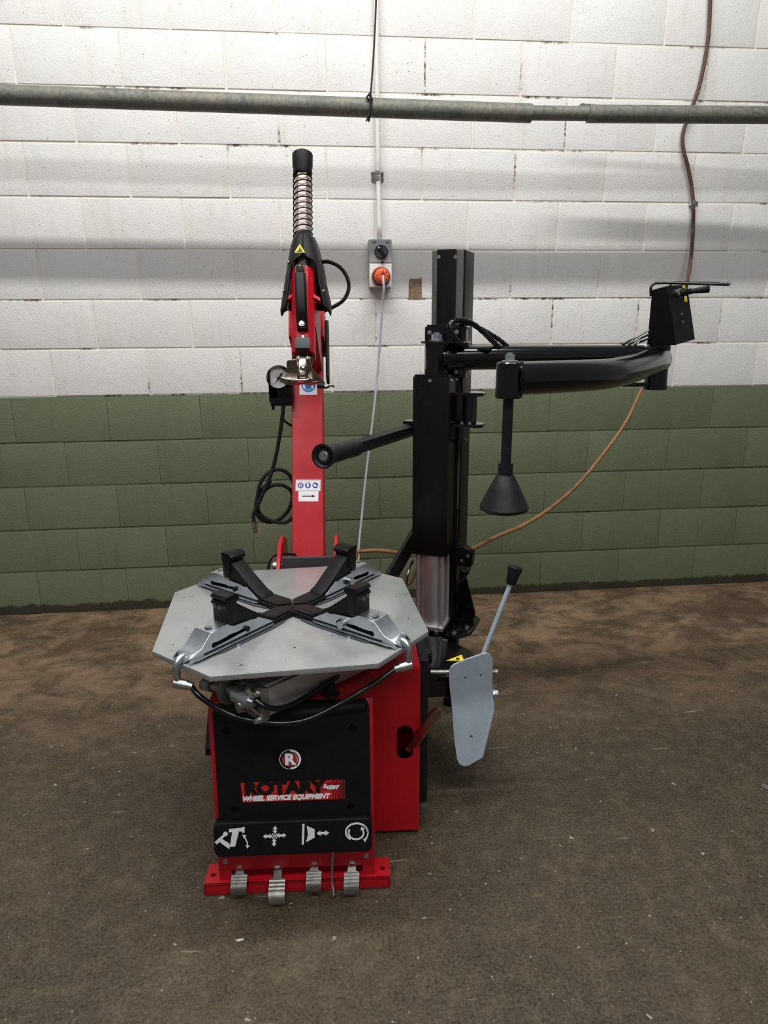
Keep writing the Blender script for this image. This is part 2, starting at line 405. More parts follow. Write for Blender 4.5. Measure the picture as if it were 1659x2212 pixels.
for k in range(14):
    x = (-1.6 if k % 2 else -1.4) - (0.010 if 4 < k < 10 else 0)
    while x < GX1-0.39:
        c = 'green' if k < 5 else 'white'
        cx = x+0.2+(random.uniform(-0.0015, 0.0015) if k > 4 else random.uniform(-.0005, .0005)); cz = Z0+0.2*k+0.1
        me = BM[c]
        if k == 0: me = BM0[c]; cz -= 0.005
        if k == 7 and abs(cx-1.39) < 0.05: me = notched
        b = bpy.data.objects.new('block', me); COL.objects.link(b); b.parent = wall
        b.location = Vector((cx, random.uniform(-0.0012, 0.0012), cz))-wo
        b.rotation_euler = (random.uniform(-0.002, 0.002), 0, random.uniform(-0.002, 0.002))
        x += 0.4
mb = MB().box(1.53, 1.592, 0.0018, 0.012, 1.408, 1.500)
obj('exposed_block_core', mb, 'raw_block', wall, 'bare brown patch where the block is broken away')

# ------------------------------------------------------------------ the tyre changer
TC = empty('tyre_changer', M_BASE)
tag(TC, 'red and black tyre changing machine with octagonal steel turntable and black helper arms', 'tyre changer')
def part(name, mb, mat, parent=TC, label=None, sharp=38): return obj(name, mb, mat, parent, label, sharp=sharp)

# --- base and cabinet
mb = MB()
mb.holed([(-.22, .0), (.22, .0), (.22, .066), (.185, .066), (.185, .10), (-.185, .10), (-.185, .066), (-.22, .066)], [circle(-.203, .030, .006, 12), circle(.203, .030, .006, 12)], 'z', 0.026, 0.031)
mb.box(-.22, .22, 0, .005, 0.002, .031, .001); mb.box(-.22, -.215, 0, .066, .0, .03); mb.box(.215, .22, 0, .066, .0, .03)
mb.box(-.17, .17, .1, .62, .004, .03, .002)
bf = part('base_frame', mb, 'red_paint')
mb = MB()
side = [(.012, .03), (.012, .10), (.034, .47), (.046, .485), (.19, .487), (.19, .03)]
mb.prism(side, 'x', -.184, -.178); mb.prism(side, 'x', .178, .184)
mb.prism([(.012, .06), (.012, .122), (.034, .47), (.046, .485), (.19, .487), (.19, .481), (.052, .479), (.040, .468), (.018, .10), (.018, .06)], 'x', -.178, .178, .0)
mb.box(-.178, -.155, .012, .018, .03, .062); mb.box(.155, .178, .012, .018, .03, .062)
mb.box(-.178, .178, .10, .106, .03, .12)
# wide rear cabinet with the lever slot in its front plate
slot = arc(.268, .305, .021, 0, 180, 8)+arc(.268, .247, .021, 180, 360, 8)
mb.holed([(.183, .012), (.306, .012), (.306, .483), (.183, .483)], [slot], 'y', .178, .183)
mb.box(.301, .306, .183, .64, .012, .483); mb.box(-.184, .306, .183, .64, .478, .487, .003)
mb.box(-.184, -.179, .183, .64, .012, .483); mb.box(-.184, .306, .635, .64, .012, .483); mb.box(.18, .185, .183, .32, .012, .483)
cab = part('cabinet', mb, 'red_paint')
mb = MB().box(.19, .30, .30, .305, .02, .47)
part('slot_liner', mb, 'red_paint', cab)
for q in (-1, 1):
    p = MA.hit(487 if q < 0 else 791, 1860 if q < 0 else 1848, y=.0125)
    part('screw', MB().bolt((p.x, .0125, p.z), (0, -1, 0), .005, .005), 'steel', cab)
mb = MB().box(.307, .331, .215, .60, .065, .484, .006)
part('rubber_pad', mb, 'black_rubber', TC, 'black rubber tyre pad on the cabinet side')
fq = MA.hit(444, 1632, y=.30); mb = MB().prism([(.30, fq.z), (.30, fq.z+.02), (.36, fq.z+.09), (.42, fq.z+.09), (.42, fq.z)], 'x', fq.x, -.185, .002)
part('side_flap', mb, 'black_plastic')
mb = MB(); p = MA.hit(714, 1497, z=.488)
mb.lathe([(.022, 0), (.021, .2), (.013, .3), (.012, .9), (.009, 1)], (p.x, p.y, .487), (p.x, p.y, .512), 20)
part('rubber_stop', mb, 'black_rubber', cab)

# --- front panel
mb = MB(N_L)
def npx(px, py): q = NF.hit(px, py, y=0); return (q.x, q.z)
holes = []
for px, py in ((490, 1578), (761, 1574), (508, 1748), (758, 1743)): holes.append(circle(*npx(px, py), .0095, 14))
out = rrect(-.172, .176, .07, .362, .016)
top = [(x, z) for x, z in out]
mb.holed(out, holes, 'y', .0, .022)
mb.prism(rrect(-.168, .172, .074, .358, .014), 'y', .010, .028)
pan = part('front_panel', mb, 'black_plastic', TC, 'black moulded plastic front panel')
mb = MB(N_L).prism(arc(0, .364, .15, 200, 340, 14, .022)+[(.14, .385), (-.14, .385)], 'y', .004, .03, .003)
mb = MB(N_L); mb.prism(rrect(-.184, .178, -.004, .082, .016), 'y', -.012, .02, .004, 3)
part('symbol_strip', mb, 'black_plastic', pan)
mb = MB(N_L)
mb.rings([[Vector((-.165+.33*i/16, .004-.010*math.sin(PI*j/6), .335+.030*(j/6)-.012*math.sin(PI*i/16))) for j in range(7)] for i in range(17)], closed=False, cap=False)
part('top_lip', mb, 'black_plastic', pan)

def sticker(name, poly, mat, M, parent, lift=0.0006, thick=0.0004, label=None):
    return part(name, MB(M).prism(poly, 'y', -lift-thick, -lift), mat, parent, label)
def TP(M, x, z, lift):      # text plane on a frame's front face (faces -y)
    return Matrix.Translation((x, -lift, z)) @ Matrix(((1, 0, 0, 0), (0, 0, -1, 0), (0, 1, 0, 0), (0, 0, 0, 1)))
# round emblem
cx, cz = npx(627, 1640)
em = sticker('emblem_sticker', [npx(594, 1622), npx(659, 1619), npx(660, 1659), npx(595, 1662)], 'dark_grey', N_L, pan, .0002)
em.data.materials[0] = MATS['black_satin']
r = .0245
sticker('emblem_ring', circle(cx, cz, r, 32), 'white_print', N_L, em, .0006)
sticker('emblem_half', [(cx, cz+r*.94)]+arc(cx, cz, r*.94, 90, 270, 18)[1:], 'black_print', N_L, em, .0010)
sticker('emblem_ring', arc(cx, cz, r*.80, 90, -90, 18)+arc(cx, cz, r*.70, -90, 90, 18), 'black_print', N_L, em, .0010)
sticker('emblem_disc', circle(cx-.001, cz, r*.70, 28), 'red_print', N_L, em, .0014)
part('emblem_letter', MB(N_L).text('R', .038, TP(N_L, cx-.001, cz, .0021), .0030, .0003, 0, 1.05), 'black_print', em)
part('emblem_letter', MB(N_L).text('R', .037, TP(N_L, cx-.001, cz, .0028), .0018, .0003, 0, 1.05), 'white_print', em)
# banner
bl, br = npx(520, 1691), npx(745, 1681); bl2, br2 = npx(524, 1733), npx(746, 1722)
z1 = bl[1]; z0 = bl2[1]; xa = bl[0]; xb = npx(719, 1700)[0]
ban = sticker('banner_sticker', [(xa+.002, z0), (xb, z0), (xb, z1), (xa, z1)], 'red_print', N_L, pan, .0004)
for i in range(7):
    xx = xb+.0016+i*.0041; wd = .0030-.00035*i
    sticker('banner_stripe', [(xx, z0), (xx+wd, z0), (xx+wd, z1), (xx, z1)], 'red_print', N_L, ban, .0004)
part('banner_lettering', MB(N_L).text('ROTARY', .042, TP(N_L, (xa+xb)/2-.006, z1-.0165, .0012), .0031, .0003, 0, 1.10), 'black_print', ban)
part('banner_lettering', MB(N_L).text('WHEEL SERVICE EQUIPMENT', .0165, TP(N_L, (xa+xb)/2-.004, z0+.0085, .0012), .0009, .0003, .28, .93), 'white_print', ban)
ox, oz = npx(715, 1698)
ov = sticker('badge_oval', circle(ox, oz, .020, 26, .009), 'dark_red_print', N_L, ban, .0016)
part('badge_lettering', MB(N_L).text('Rotary', .013, TP(N_L, ox, oz+.0008, .0026), .0006, .0003, .2, 1.0), 'white_print', ov)
sticker('badge_swoosh', arc(ox, oz+.004, .017, 215, 325, 8, .011)+arc(ox, oz+.005, .017, 325, 215, 8, .010), 'white_print', N_L, ov, .0022)
# pedal symbols on the strip (front at y = -.012)
NS = N_L @ Matrix.Translation((0, -.0122, 0)); NSF = Frame(M_BASE @ NS)
def sp(px, py): q = NSF.hit(px, py, y=0); return (q.x, q.z)
def zp(x, y): return (400+x/2.9625, 1480+y/2.9625)
def poly_sym(name, polys, parent):
    mb = MB(NS)
    for poly in polys: mb.prism([sp(*zp(*q)) for q in poly], 'y', -.0005, -.0001)
    return part(name, mb, 'white_print', parent)
def ribbon(pts, wd):
    pts = [Vector(q) for q in pts]; L = []; Rr = []
    for i, q in enumerate(pts):
        d = (pts[min(i+1, len(pts)-1)]-pts[max(i-1, 0)]).normalized(); nrm = Vector((-d.y, d.x))*wd/2
        L.append(tuple(q+nrm)); Rr.append(tuple(q-nrm))
    return L+Rr[::-1]
def z5(X, Y): return ((310+X/3.072-400)*2.9625, (1150+Y/3.072-1480)*2.9625)
poly_sym('tilt_symbol', [[z5(*q) for q in pl_] for pl_ in (
    [(568, 1968), (632, 1962), (652, 1962), (652, 1955), (671, 1955), (670, 1992), (654, 1992), (652, 1984), (634, 1984), (608, 2084), (574, 2086), (588, 1988), (566, 1990)],
    [(472, 2056), (488, 2040), (530, 2004), (528, 1994), (545, 1984), (562, 2000), (550, 2016), (538, 2016), (522, 2034), (574, 2068), (570, 2102), (505, 2054), (486, 2070)],
    ribbon([(668, 2020), (680, 2038), (689, 2060), (691, 2082)], 8), [(656, 2004), (684, 2012), (664, 2030)], [(678, 2076), (705, 2078), (689, 2098)])], pan)
def darrow(x0, y0, x1, y1, wd=14, hw=34, hl=26):
    a, b = Vector((x0, y0)), Vector((x1, y1)); d = (b-a).normalized(); n = Vector((-d.y, d.x))
    q = [a, a+d*hl+n*hw/2, a+d*hl+n*wd/2, b-d*hl+n*wd/2, b-d*hl+n*hw/2, b, b-d*hl-n*hw/2, b-d*hl-n*wd/2, a+d*hl-n*wd/2, a+d*hl-n*hw/2]
    return [tuple(v) for v in q]
poly_sym('clamp_symbol', [darrow(498, 968, 560, 966, 14, 30, 20), darrow(584, 963, 647, 960, 14, 30, 20), darrow(576, 900, 574, 952, 14, 30, 20), darrow(571, 978, 568, 1032, 14, 30, 20),
    ribbon([(556, 950), (588, 980)], 6), ribbon([(590, 950), (556, 980)], 6)], pan)
poly_sym('bead_symbol', [[(750, 888), (764, 888), (760, 1020), (746, 1020)], [(778, 900), (828, 922), (828, 975), (774, 1005), (786, 955)], darrow(840, 948, 922, 945)], pan)
poly_sym('rotate_symbol', [ribbon(arc(1098, 940, 70, -5, -140-95, 22, 56), 11), ribbon(arc(1096, 942, 48, 140, 20, 2, 40)[:1]+arc(1096, 942, 48, 215, 20, 14, 40), 11) if False else ribbon(arc(1094, 944, 48, -150, -150-240, 18, 42), 11),
    [(1128, 905), (1150, 918), (1122, 930)], [(1138, 985), (1168, 975), (1150, 1004)], ribbon(arc(1104, 944, 66, -50, 40, 10, 56), 8)], pan)

# --- pedals
def pedal(px, py_top, py_end, width, ext):
    a = MA.hit(px, py_top, y=.010); e = MA.hit(px-2, py_end, y=-ext)
    mb = MB(); N = 30; rg = []
    z0, z1 = a.z+.004, e.z+.016
    for i in range(N+1):
        s = i/N; y = .034+(-ext-.034)*s; z = z0+(z1-z0)*s
        if s > .80: z -= .016*((s-.80)/.20)**2; y += .006*((s-.80)/.20)**3
        ridge = .0016 if (i % 3 == 0 and .46 < s < .86) else 0
        wd = width/2 if s > .44 else width*.27
        x = a.x+(e.x-a.x)*s
        rg.append([(x-wd, y, z+ridge), (x+wd, y, z+ridge), (x+wd, y+.002, z-.005), (x-wd, y+.002, z-.005)])
    mb.rings(rg)
    p = part('pedal', mb, 'steel_dull', TC, 'ribbed steel foot pedal', sharp=12)
    part('pedal_nut', MB().box(a.x-.006, a.x+.006, .010, .022, z0+.001, z0+.010, .001), 'steel', p)
pedal(517, 1880, 1936, .037, .030); pedal(599, 1880, 1957, .037, .055); pedal(679, 1872, 1929, .036, .030); pedal(761, 1870, 1936, .036, .034)
mb = MB(); a = MA.hit(719, 1845, y=-.004); b = MA.hit(717, 1895, y=-.010); c = MA.hit(721, 1935, y=-.030)
mb.tube(spline([(a.x, .01, a.z+.004), a, b, c], 6), .0032, 8)
part('release_rod', mb, 'steel_dull')

# --- turntable
T_L = Matrix.Translation((-.009, .262, 0)) @ Matrix.Rotation(R(6), 4, 'Z')
mb = MB(T_L)
h_, q_ = .311, .174
octo = [(-q_, -h_), (q_, -h_), (h_, -q_), (h_, q_), (q_, h_), (-q_, h_), (-h_, q_), (-h_, -q_)]
bh = [circle(x*s1, y*s1, .003, 8) for x, y in ((.20, -.16), (-.20, -.16), (.16, .2), (-.16, .2), (.05, -.25), (-.06, .25), (.25, .05), (-.25, -.03)) for s1 in (1.0,)]
mb.prism(octo, 'z', .598, .610, .0012)
tt = part('turntable', mb, 'table_steel', TC, 'octagonal zinc steel turntable plate')
mb = MB(T_L)
for k in range(4):
    a = R(45+90*k)
    for s in (-1, 1):
        x, y = .215*math.cos(a)-s*.040*math.sin(a), .215*math.sin(a)+s*.040*math.cos(a)
        part('screw', MB(T_L).bolt((x, y, .610), (0, 0, 1), .005, .005), 'zinc_bright', tt)
mb = MB(T_L).lathe([(.11, 0), (.11, .3), (.085, .32), (.085, 1)], (0, 0, .598), (0, 0, .487), 32)
part('table_spindle', mb, 'dark_grey', tt)

# --- four clamps: built once along +x from the table centre, then copied
def clamp():
    Z = .610
    # silver slide cover: pressed channel, slotted side walls, humped lid at the outer end, flanged feet
    mb = MB()
    wall_ = [(.342, .004), (.330, .014), (.316, .020), (.303, .024), (.276, .050), (.250, .053), (.228, .052), (.214, .045), (.190, .043), (.160, .041), (.150, .038), (.138, .039), (.128, .033), (.096, .015), (.096, .008), (.335, .003)]
    slot_ = arc(.272, .0215, .0065, -100, 100, 6)+[(.262, .0265), (.236, .0275), (.230, .0290), (.214, .0290), (.208, .0275)]+arc(.176, .0255, .0045, 80, 260, 6)+[(.208, .0195), (.236, .0175), (.262, .0165)]
    for s in (-1, 1):
        mb.holed([(x, Z+z) for x, z in wall_], [[(x, Z+z) for x, z in slot_]], 'y', s*.0245, s*.0275)
        mb.prism([(.094, s*.026), (.094, s*.030), (.104, s*.0345), (.322, s*.0345), (.334, s*.026)], 'z', Z+.0065, Z+.0095)
    lid = [(.346, -.004, .008), (.340, .006, .012), (.330, .0145, .022), (.316, .0205, .0265), (.303, .0245, .0270), (.276, .0505, .0270), (.250, .0535, .0270), (.226, .0530, .0270)]
    mb.rings([[(x, -wd, Z+z-.003), (x, -wd+.003, Z+z), (x, wd-.003, Z+z), (x, wd, Z+z-.003), (x, wd-.002, Z+z-.005), (x, -wd+.002, Z+z-.005)] for x, z, wd in lid])
    cl = obj('clamp_slide', mb, 'zinc_bright', TC, 'bright zinc clamp slide with a long side slot', sharp=35)
    # guide rail
    g = MB(); tip = .0
    g.prism([(tip, 0), (.030, -.029), (.300, -.029), (.300, .029), (.030, .029)], 'z', Z, Z+.013, .003)
    g.prism([(.006, 0), (.030, -.023), (.12, -.023), (.12, .023), (.030, .023)], 'z', Z+.012, Z+.017, .002)
    sub(cl, 'guide_rail', g, 'black_satin')
    g = MB(); g.prism([(.06, -.034), (.10, -.040), (.255, -.040), (.275, -.034), (.275, .034), (.255, .040), (.10, .040), (.06, .034)], 'z', Z, Z+.0035, .001)
    sub(cl, 'rail_plate', g, 'dark_grey')
    for s in (-1, 1):
        g = MB().cyl((.178, s*.020, Z+.0255), (.178, s*.033, Z+.0255), .0065, 14); sub(cl, 'slot_bolt', g, 'black_satin')
        if s < 0:
            g = MB(); g.cyl((.190, s*.026, Z+.0255), (.190, s*.042, Z+.0255), .0095, 18); sub(cl, 'slot_bolt', g, 'steel')
    g = MB(); g.prism([(.258-.004, -.009), (.268, -.009), (.268, .009), (.258-.004, .009)], 'z', Z+.0540, Z+.0545)
    g = MB(M=Matrix.Translation((.263, 0, Z+.0535))).prism(circle(0, 0, .007, 18, .010), 'z', 0, .0006); sub(cl, 'stamp', g, 'steel_dull')
    # black jaw: swept arm rising outward to a stepped gripping head
    g = MB(); arm = [(.084, Z+.014), (.130, Z+.014), (.205, Z+.030), (.216, Z+.060), (.216, Z+.096), (.203, Z+.098), (.150, Z+.058), (.108, Z+.029), (.088, Z+.021)]
    for (s0, s1) in ((-.0215, .0215),):
        g.prism(arm, 'y', s0, s1, .004)
    sub(cl, 'jaw_arm', g, 'black_plastic')
    g = MB(); g.prism([(x+.020, Z+z+.010) for x, z in ((.178, .058), (.178, .088), (.170, .090), (.170, .098), (.180, .106), (.206, .106), (.212, .100), (.206, .092), (.212, .086), (.206, .078), (.206, .036), (.190, .036))], 'y', -.025, .025, .002)
    j = sub(cl, 'jaw', g, 'black_satin')
    for s in (-.008, .008):
        g = MB().cyl((.224, s, Z+.090), (.236, s, Z+.090), .0035, 8); sub(cl, 'jaw_pin', g, 'steel')
    return cl
def sub(par, name, mb, mat): return obj(name, mb, mat, par)
proto = clamp()
def place(o, M):
    """turn a part and keep its own origin"""
    base = Matrix.Translation(OFF['clamp_slide'])
    m = M @ base; o.location = m.to_translation(); o.rotation_euler = m.to_euler()
names = ['front left clamp slide', 'front right clamp slide', 'back right clamp slide', 'back left clamp slide']
for k in range(4):
    if k == 0: o = proto
    else:
        o = proto.copy(); COL.objects.link(o); o.parent = TC
        for ch in list(proto.children):
            c = ch.copy(); COL.objects.link(c); c.parent = o
    place(o, T_L @ Matrix.Rotation(R(-135+90*k), 4, 'Z'))

# --- clamp cylinder, fittings and hoses under the table
cc0 = MA.hit(556, 1508, y=-.012)
C_L = Matrix.Translation(cc0) @ Matrix.Rotation(R(42), 4, 'Z')     # x runs from the near cap back to the right
mb = MB(C_L); mb.box(0, .34, -.033, .033, -.033, .033, .005); mb.box(0, .34, -.022, .022, -.0365, .0365, .003)
ccl = part('clamp_cylinder', mb, 'aluminium', TC, 'square aluminium air cylinder under the turntable')
mb = MB(C_L).box(-.016, .004, -.038, .038, -.038, .038, .004); part('cylinder_cap', mb, 'steel_dull', ccl)
mb = MB(C_L).cyl((-.018, 0, 0), (-.014, 0, 0), .026, 24); part('cap_ring', mb, 'dark_grey', ccl)
for a in (-.031, .031):
    for b in (-.031, .031):
        part('tie_rod_nut', MB(C_L).bolt((-.016, a, b), (-1, 0, 0), .006, .014), 'steel', ccl)
mb = MB(C_L); mb.cyl((-.05, 0, 0), (-.012, 0, 0), .011, 18); part('piston_rod', mb, 'steel', ccl)
e_ = MA.hit(525, 1505, y=-.03); f_ = MA.hit(500, 1492, y=-.01); g_ = MA.hit(440, 1478, y=.05)
mb = MB(); d = (f_-e_).normalized(); mb.cyl(e_-d*.026, e_+d*.020, .019, 24); mb.cyl(e_-d*.034, e_-d*.026, .011, 6); part('rod_eye', mb, 'zinc_bright', ccl)
mb = MB(); mb.cyl(e_, f_, .013, 18); mb.cyl(f_, g_, .009, 18); d = (g_-f_).normalized(); mb.cyl(f_+d*.005, f_+d*.012, .030, 28); mb.cyl(g_-d*.03, g_, .013, 18)
part('link_rod', mb, 'steel_dull')
q = MA.hit(470, 1480, y=.06); mb = MB().box(q.x-.05, q.x+.03, q.y-.01, q.y+.03, .572, .598, .003); part('link_bracket', mb, 'steel_dull')
def elbow(px, py, px2, py2, y, corner):
    c = T_L @ Matrix.Rotation(R(corner), 4, 'Z')
    mb = MB(); top = c @ Vector((.338, 0, .622)); mid = c @ Vector((.352, 0, .612)); low = c @ Vector((.354, 0, .568)); end = MA.hit(px2, py2, y=low.y-.004)
    mb.tube(spline([c @ Vector((.320, 0, .618)), top, mid, (mid+low)/2, low], 5), .008, 12)
    o = part('elbow_pin', mb, 'zinc_bright')
    mb = MB(); d = (Vector(end)-low).normalized(); mb.cyl(low-d*.006, low+d*.022, .011, 16); mb.cyl(low+d*.02, low+d*.034, .009, 16)
    part('hose_fitting', mb, 'steel', o); return low+d*.030
e0 = elbow(395, 1455, 412, 1482, 0, -135); e1 = elbow(880, 1430, 862, 1442, 0, -45)
hp = [(430, 1503), (470, 1530), (515, 1550), (570, 1560), (620, 1562), (670, 1552), (730, 1523), (800, 1482)]
mb = MB(); pts = [e0]
for i, (x, y) in enumerate(hp):
    s = (i+1)/(len(hp)+1); yy = e0.y+(e1.y-e0.y)*s-.030*math.sin(PI*s); pts.append(MA.hit(x, y, y=yy-.012))
pts.append(e1); mb.tube(spline(pts, 6), .0062, 10); part('clamp_hose', mb, 'black_gloss', TC, 'glossy black air hose sagging under the turntable')
mb = MB(); a = MA.hit(531, 1489, y=-.045); b = MA.hit(545, 1506, y=-.045); mb.cyl(a, b, .008, 16); mb.cyl(b, b+(b-a)*.4, .0065, 12)
hf = part('hose_fitting', mb, 'steel', ccl)
mb = MB(); mb.tube(spline([b, MA.hit(572, 1526, y=-.055), MA.hit(605, 1530, y=-.035), MA.hit(645, 1515, y=.0), MA.hit(700, 1480, y=.06), MA.hit(730, 1460, y=.10)], 6), .0065, 10)
part('cylinder_hose', mb, 'black_gloss')
mb = MB(); mb.tube(spline([MA.hit(528, 1512, y=-.05), MA.hit(548, 1535, y=-.05), MA.hit(568, 1548, y=-.045)], 6), .003, 6)
part('tie_wire', mb, 'steel_dull')

# --- hinge at the column foot
mb = MB()
for s in (-1, 1):
    x = s*.088; mb.prism([(.64, .40), (.64, .57), (.72, .63), (.80, .64), (.90, .60), (.92, .40)], 'x', x-.006, x+.006, .002)
mb.box(-.16, .16, .63, .95, .38, .42, .004); mb.box(-.17, -.15, .60, .95, .05, .42); mb.box(.15, .17, .60, .95, .05, .42); mb.box(-.17, .17, .6, .63, .02, .42)
hg = part('column_hinge', mb, 'red_paint')
mb = MB().box(-.078, .078, .672, .688, .50, .607, .002); part('hinge_plate', mb, 'dark_grey', hg)
mb = MB().cyl((-.115, .76, .55), (.115, .76, .55), .016, 20); mb.cyl((.094, .76, .55), (.112, .76, .55), .022, 6); part('hinge_pin', mb, 'steel', hg)

# --- tilting column (K frame: z along the column, -y towards the camera)
mb = MB(K_L); mb.box(-.051, .051, -.06, .06, -.06, .875, .006, 3)
col = part('column', mb, 'red_paint', TC, 'red tilting square column')
bzz = KF.hit(660, 727, y=-.11).z; bxl = KF.hit(623, 700, y=-.11).x; bxr = KF.hit(700, 700, y=-.11).x
mb = MB(K_L); mb.box(bxl, bxl+.008, -.11, .065, bzz, bzz+.13, .006); mb.box(bxr-.008, bxr, -.11, .065, bzz, bzz+.13, .006); mb.box(bxl, bxr, -.105, -.095, bzz, bzz+.13, .004); mb.box(bxl, bxr, .055, .065, bzz, bzz+.13, .004); mb.box(bxl, bxr, -.1, .06, bzz+.12, bzz+.13, .002)
arm = part('swing_arm', MB(K_L).box(.015-.036, .015+.036, -.395, -.05, .715, .845, .006), 'red_paint', TC, 'red swing arm reaching forward from the column top')
part('arm_bracket', mb, 'red_paint', arm)
ax = .015; AY = -.40
mb = MB(K_L)          # folded red sleeve at the arm's front end
sec = [(-.032, .03), (-.032, -.022), (-.016, -.040), (.016, -.040), (.032, -.022), (.032, .03)]
mb.prism([(ax+x, AY+y) for x, y in sec], 'z', KF.hit(655, 760, y=AY-.03).z, KF.hit(655, 578, y=AY-.03).z, .002)
sl = part('arm_sleeve', mb, 'red_paint', arm)
mb = MB(K_L); mb.box(-.05, .05, -.50, -.492, .60, .61)
def hexa(cx, cy, r, rot=0): return [(cx+r*math.cos(R(60*i+rot)), cy+r*math.sin(R(60*i+rot))) for i in range(6)]
mb = MB(K_L).prism(hexa(ax, AY, .0235, 0), 'z', .62, 1.215, .0)
sh = part('hex_shaft', mb, 'steel', TC, 'hexagonal steel shaft standing up through the arm')
sh.data.materials[0] = MATS['shaft_steel'] if 'shaft_steel' in MATS else simple('shaft_steel', rgb(186, 172, 164), 0.4, 0.6, 0.5, 0.08, 30)
mb = MB(K_L); pts = []
N = 12; 
for i in range(N*18+1):
    a = 2*PI*i/18; pts.append((ax+.0275*math.cos(a), AY+.0275*math.sin(a), .985+.215*i/(N*18)))
mb.tube(pts, .0020, 6); part('coil_spring', mb, 'black_satin', sh)
mb = MB(K_L).lathe([(.026, 0), (.028, .05), (.028, .35), (.030, .42), (.031, .95), (.027, 1.0)], (ax, AY, 1.190), (ax, AY, 1.262), 32); part('shaft_cap', mb, 'black_plastic', sh)
# black hood: lofted shell, open at the front below the warning sticker
hr = [(497, 637, 672, 0), (512, 630, 679, 0), (528, 626, 684, 0), (545, 623, 688, 0), (556, 621, 691, 3), (563, 620, 693, 19), (572, 619, 695, 26), (585, 617, 697, 29), (605, 614, 700, 31), (625, 611, 704, 34), (645, 608, 709, 37), (660, 606, 711, 40), (668, 607, 711, 42)]
mb = MB(K_L); na = 14; hoodback = []
pxm = KF.hit(1100, 600, y=AY-.03).x-KF.hit(1099, 600, y=AY-.03).x
for s in (-1, 1):
    rg = []
    for py, pl_, pr_, gpx in hr:
        cxp = (pl_+pr_)/2; q = KF.hit(cxp, py, y=AY-.03); wd = (pr_-pl_)/2*pxm; gap = gpx*pxm
        am = math.acos(min(1, gap/wd)) if gap else PI/2
        dy = .050+.018*min(1, (py-497)/100)
        ring = [(q.x+s*wd*.96, AY+.150, q.z+.085), (q.x+s*wd, AY+.07, q.z+.040)]
        for i in range(na+1):
            a = am*i/na; ring.append((q.x+s*wd*math.cos(a), AY+.012-dy*math.sin(a)**.75, q.z-.006*math.sin(a)))
        rg.append(ring)
        if s > 0 and py > 505: hoodback.append([(q.x-wd*.9, AY+.13, q.z+.075), (q.x+wd*.9, AY+.13, q.z+.075)])
    mb.rings(rg, closed=False, cap=False)
hood = part('arm_hood', mb, 'black_plastic', TC, 'black plastic hood over the arm end', sharp=60)
md = hood.modifiers.new('solid', 'SOLIDIFY'); md.thickness = .004; md.offset = 0
mb = MB(K_L).rings([[r_[0], r_[1], (r_[1][0], AY+.134, r_[1][2]), (r_[0][0], AY+.134, r_[0][2])] for r_ in hoodback]); part('hood_back', mb, 'black_plastic', hood)
def kf(px, py, y): q = KF.hit(px, py, y=y); return (q.x, q.z)
HY = AY-.058
def tri(c, r): return [(c[0]+r*math.cos(R(90+120*i)), c[1]+r*math.sin(R(90+120*i))) for i in range(3)]
c0 = kf(648, 541, HY)
def warn(M, c, s, parent, y0, glyph):
    a = part('warning_sticker', MB(M).prism(tri(c, s), 'y', y0-.0006, y0-.0002), 'black_print', parent)
    part('warning_field', MB(M).prism(tri(c, s*.88), 'y', y0-.0011, y0-.0007), 'yellow_sticker', a)
    mb = MB(M)
    for g in glyph: mb.prism([(c[0]+x*s, c[1]+z*s) for x, z in g], 'y', y0-.0016, y0-.0012)
    part('warning_glyph', mb, 'black_print', a)
hand = [[(-.42, -.34), (.42, -.34), (.42, -.24), (-.42, -.24)], [(-.3, -.18), (.1, -.22), (.22, -.02), (.02, .12), (-.12, -.02)], [(-.1, .1), (.08, .08), (.1, .36), (-.04, .4)], [(.16, -.2), (.34, -.2), (.34, 0), (.2, .04)]]
warn(K_L, (c0[0], c0[1]-.003), .0195, hood, HY-.0085, hand)
for px, py in ((624, 571), (682, 571), (613, 633), (699, 633)):
    q = KF.hit(px, py, y=AY-.02); part('hood_rivet', MB(K_L).sphere((q.x, q.y-.012, q.z), .004, 10, 6), 'steel', hood)
# handle with a chrome button
mb = MB(K_L); hx = KF.hit(651, 640, y=AY-.055).x
hz0 = kf(650, 588, AY-.066)[1]; hz1 = kf(653, 712, AY-.05)[1]
pth = spline([(hx-.002, AY-.058, hz0), (hx-.002, AY-.068, hz0-.012), (hx, AY-.074, hz0*.6+hz1*.4), (hx+.001, AY-.068, hz0*.3+hz1*.7), (hx+.002, AY-.052, hz0*.12+hz1*.88), (hx+.003, AY-.046, hz1)], 5)
rg = []
for i, q in enumerate(pth):
    wd = .0155 if i > 2 else .013; dpt = .012
    rg.append([(q.x-wd, q.y+dpt, q.z), (q.x-wd, q.y-dpt*.4, q.z), (q.x-wd*.6, q.y-dpt, q.z), (q.x+wd*.6, q.y-dpt, q.z), (q.x+wd, q.y-dpt*.4, q.z), (q.x+wd, q.y+dpt, q.z)])
mb.rings(rg); hd = part('arm_handle', mb, 'black_plastic', TC, 'black pistol grip on the arm end')
mb = MB(K_L).lathe([(.010, 0), (.0130, .25), (.0130, .7), (.0095, .95), (.002, 1)], (hx-.003, AY-.058, hz0-.004), (hx-.003, AY-.076, hz0+.020), 20); part('lock_button', mb, 'chrome', hd)
q = kf(652, 700, AY-.056); part('handle_bolt', MB(K_L).bolt((q[0], AY-.060, q[1]), (0, -1, 0), .006, .006), 'steel', hd)
mb = MB(K_L); bz0, bz1 = kf(654, 752, AY-.058)[1], kf(654, 728, AY-.058)[1]; mb.box(ax-.020, ax+.022, AY-.058, AY-.036, bz0, bz1, .005); cb = part('clamp_block', mb, 'dark_grey', sl)
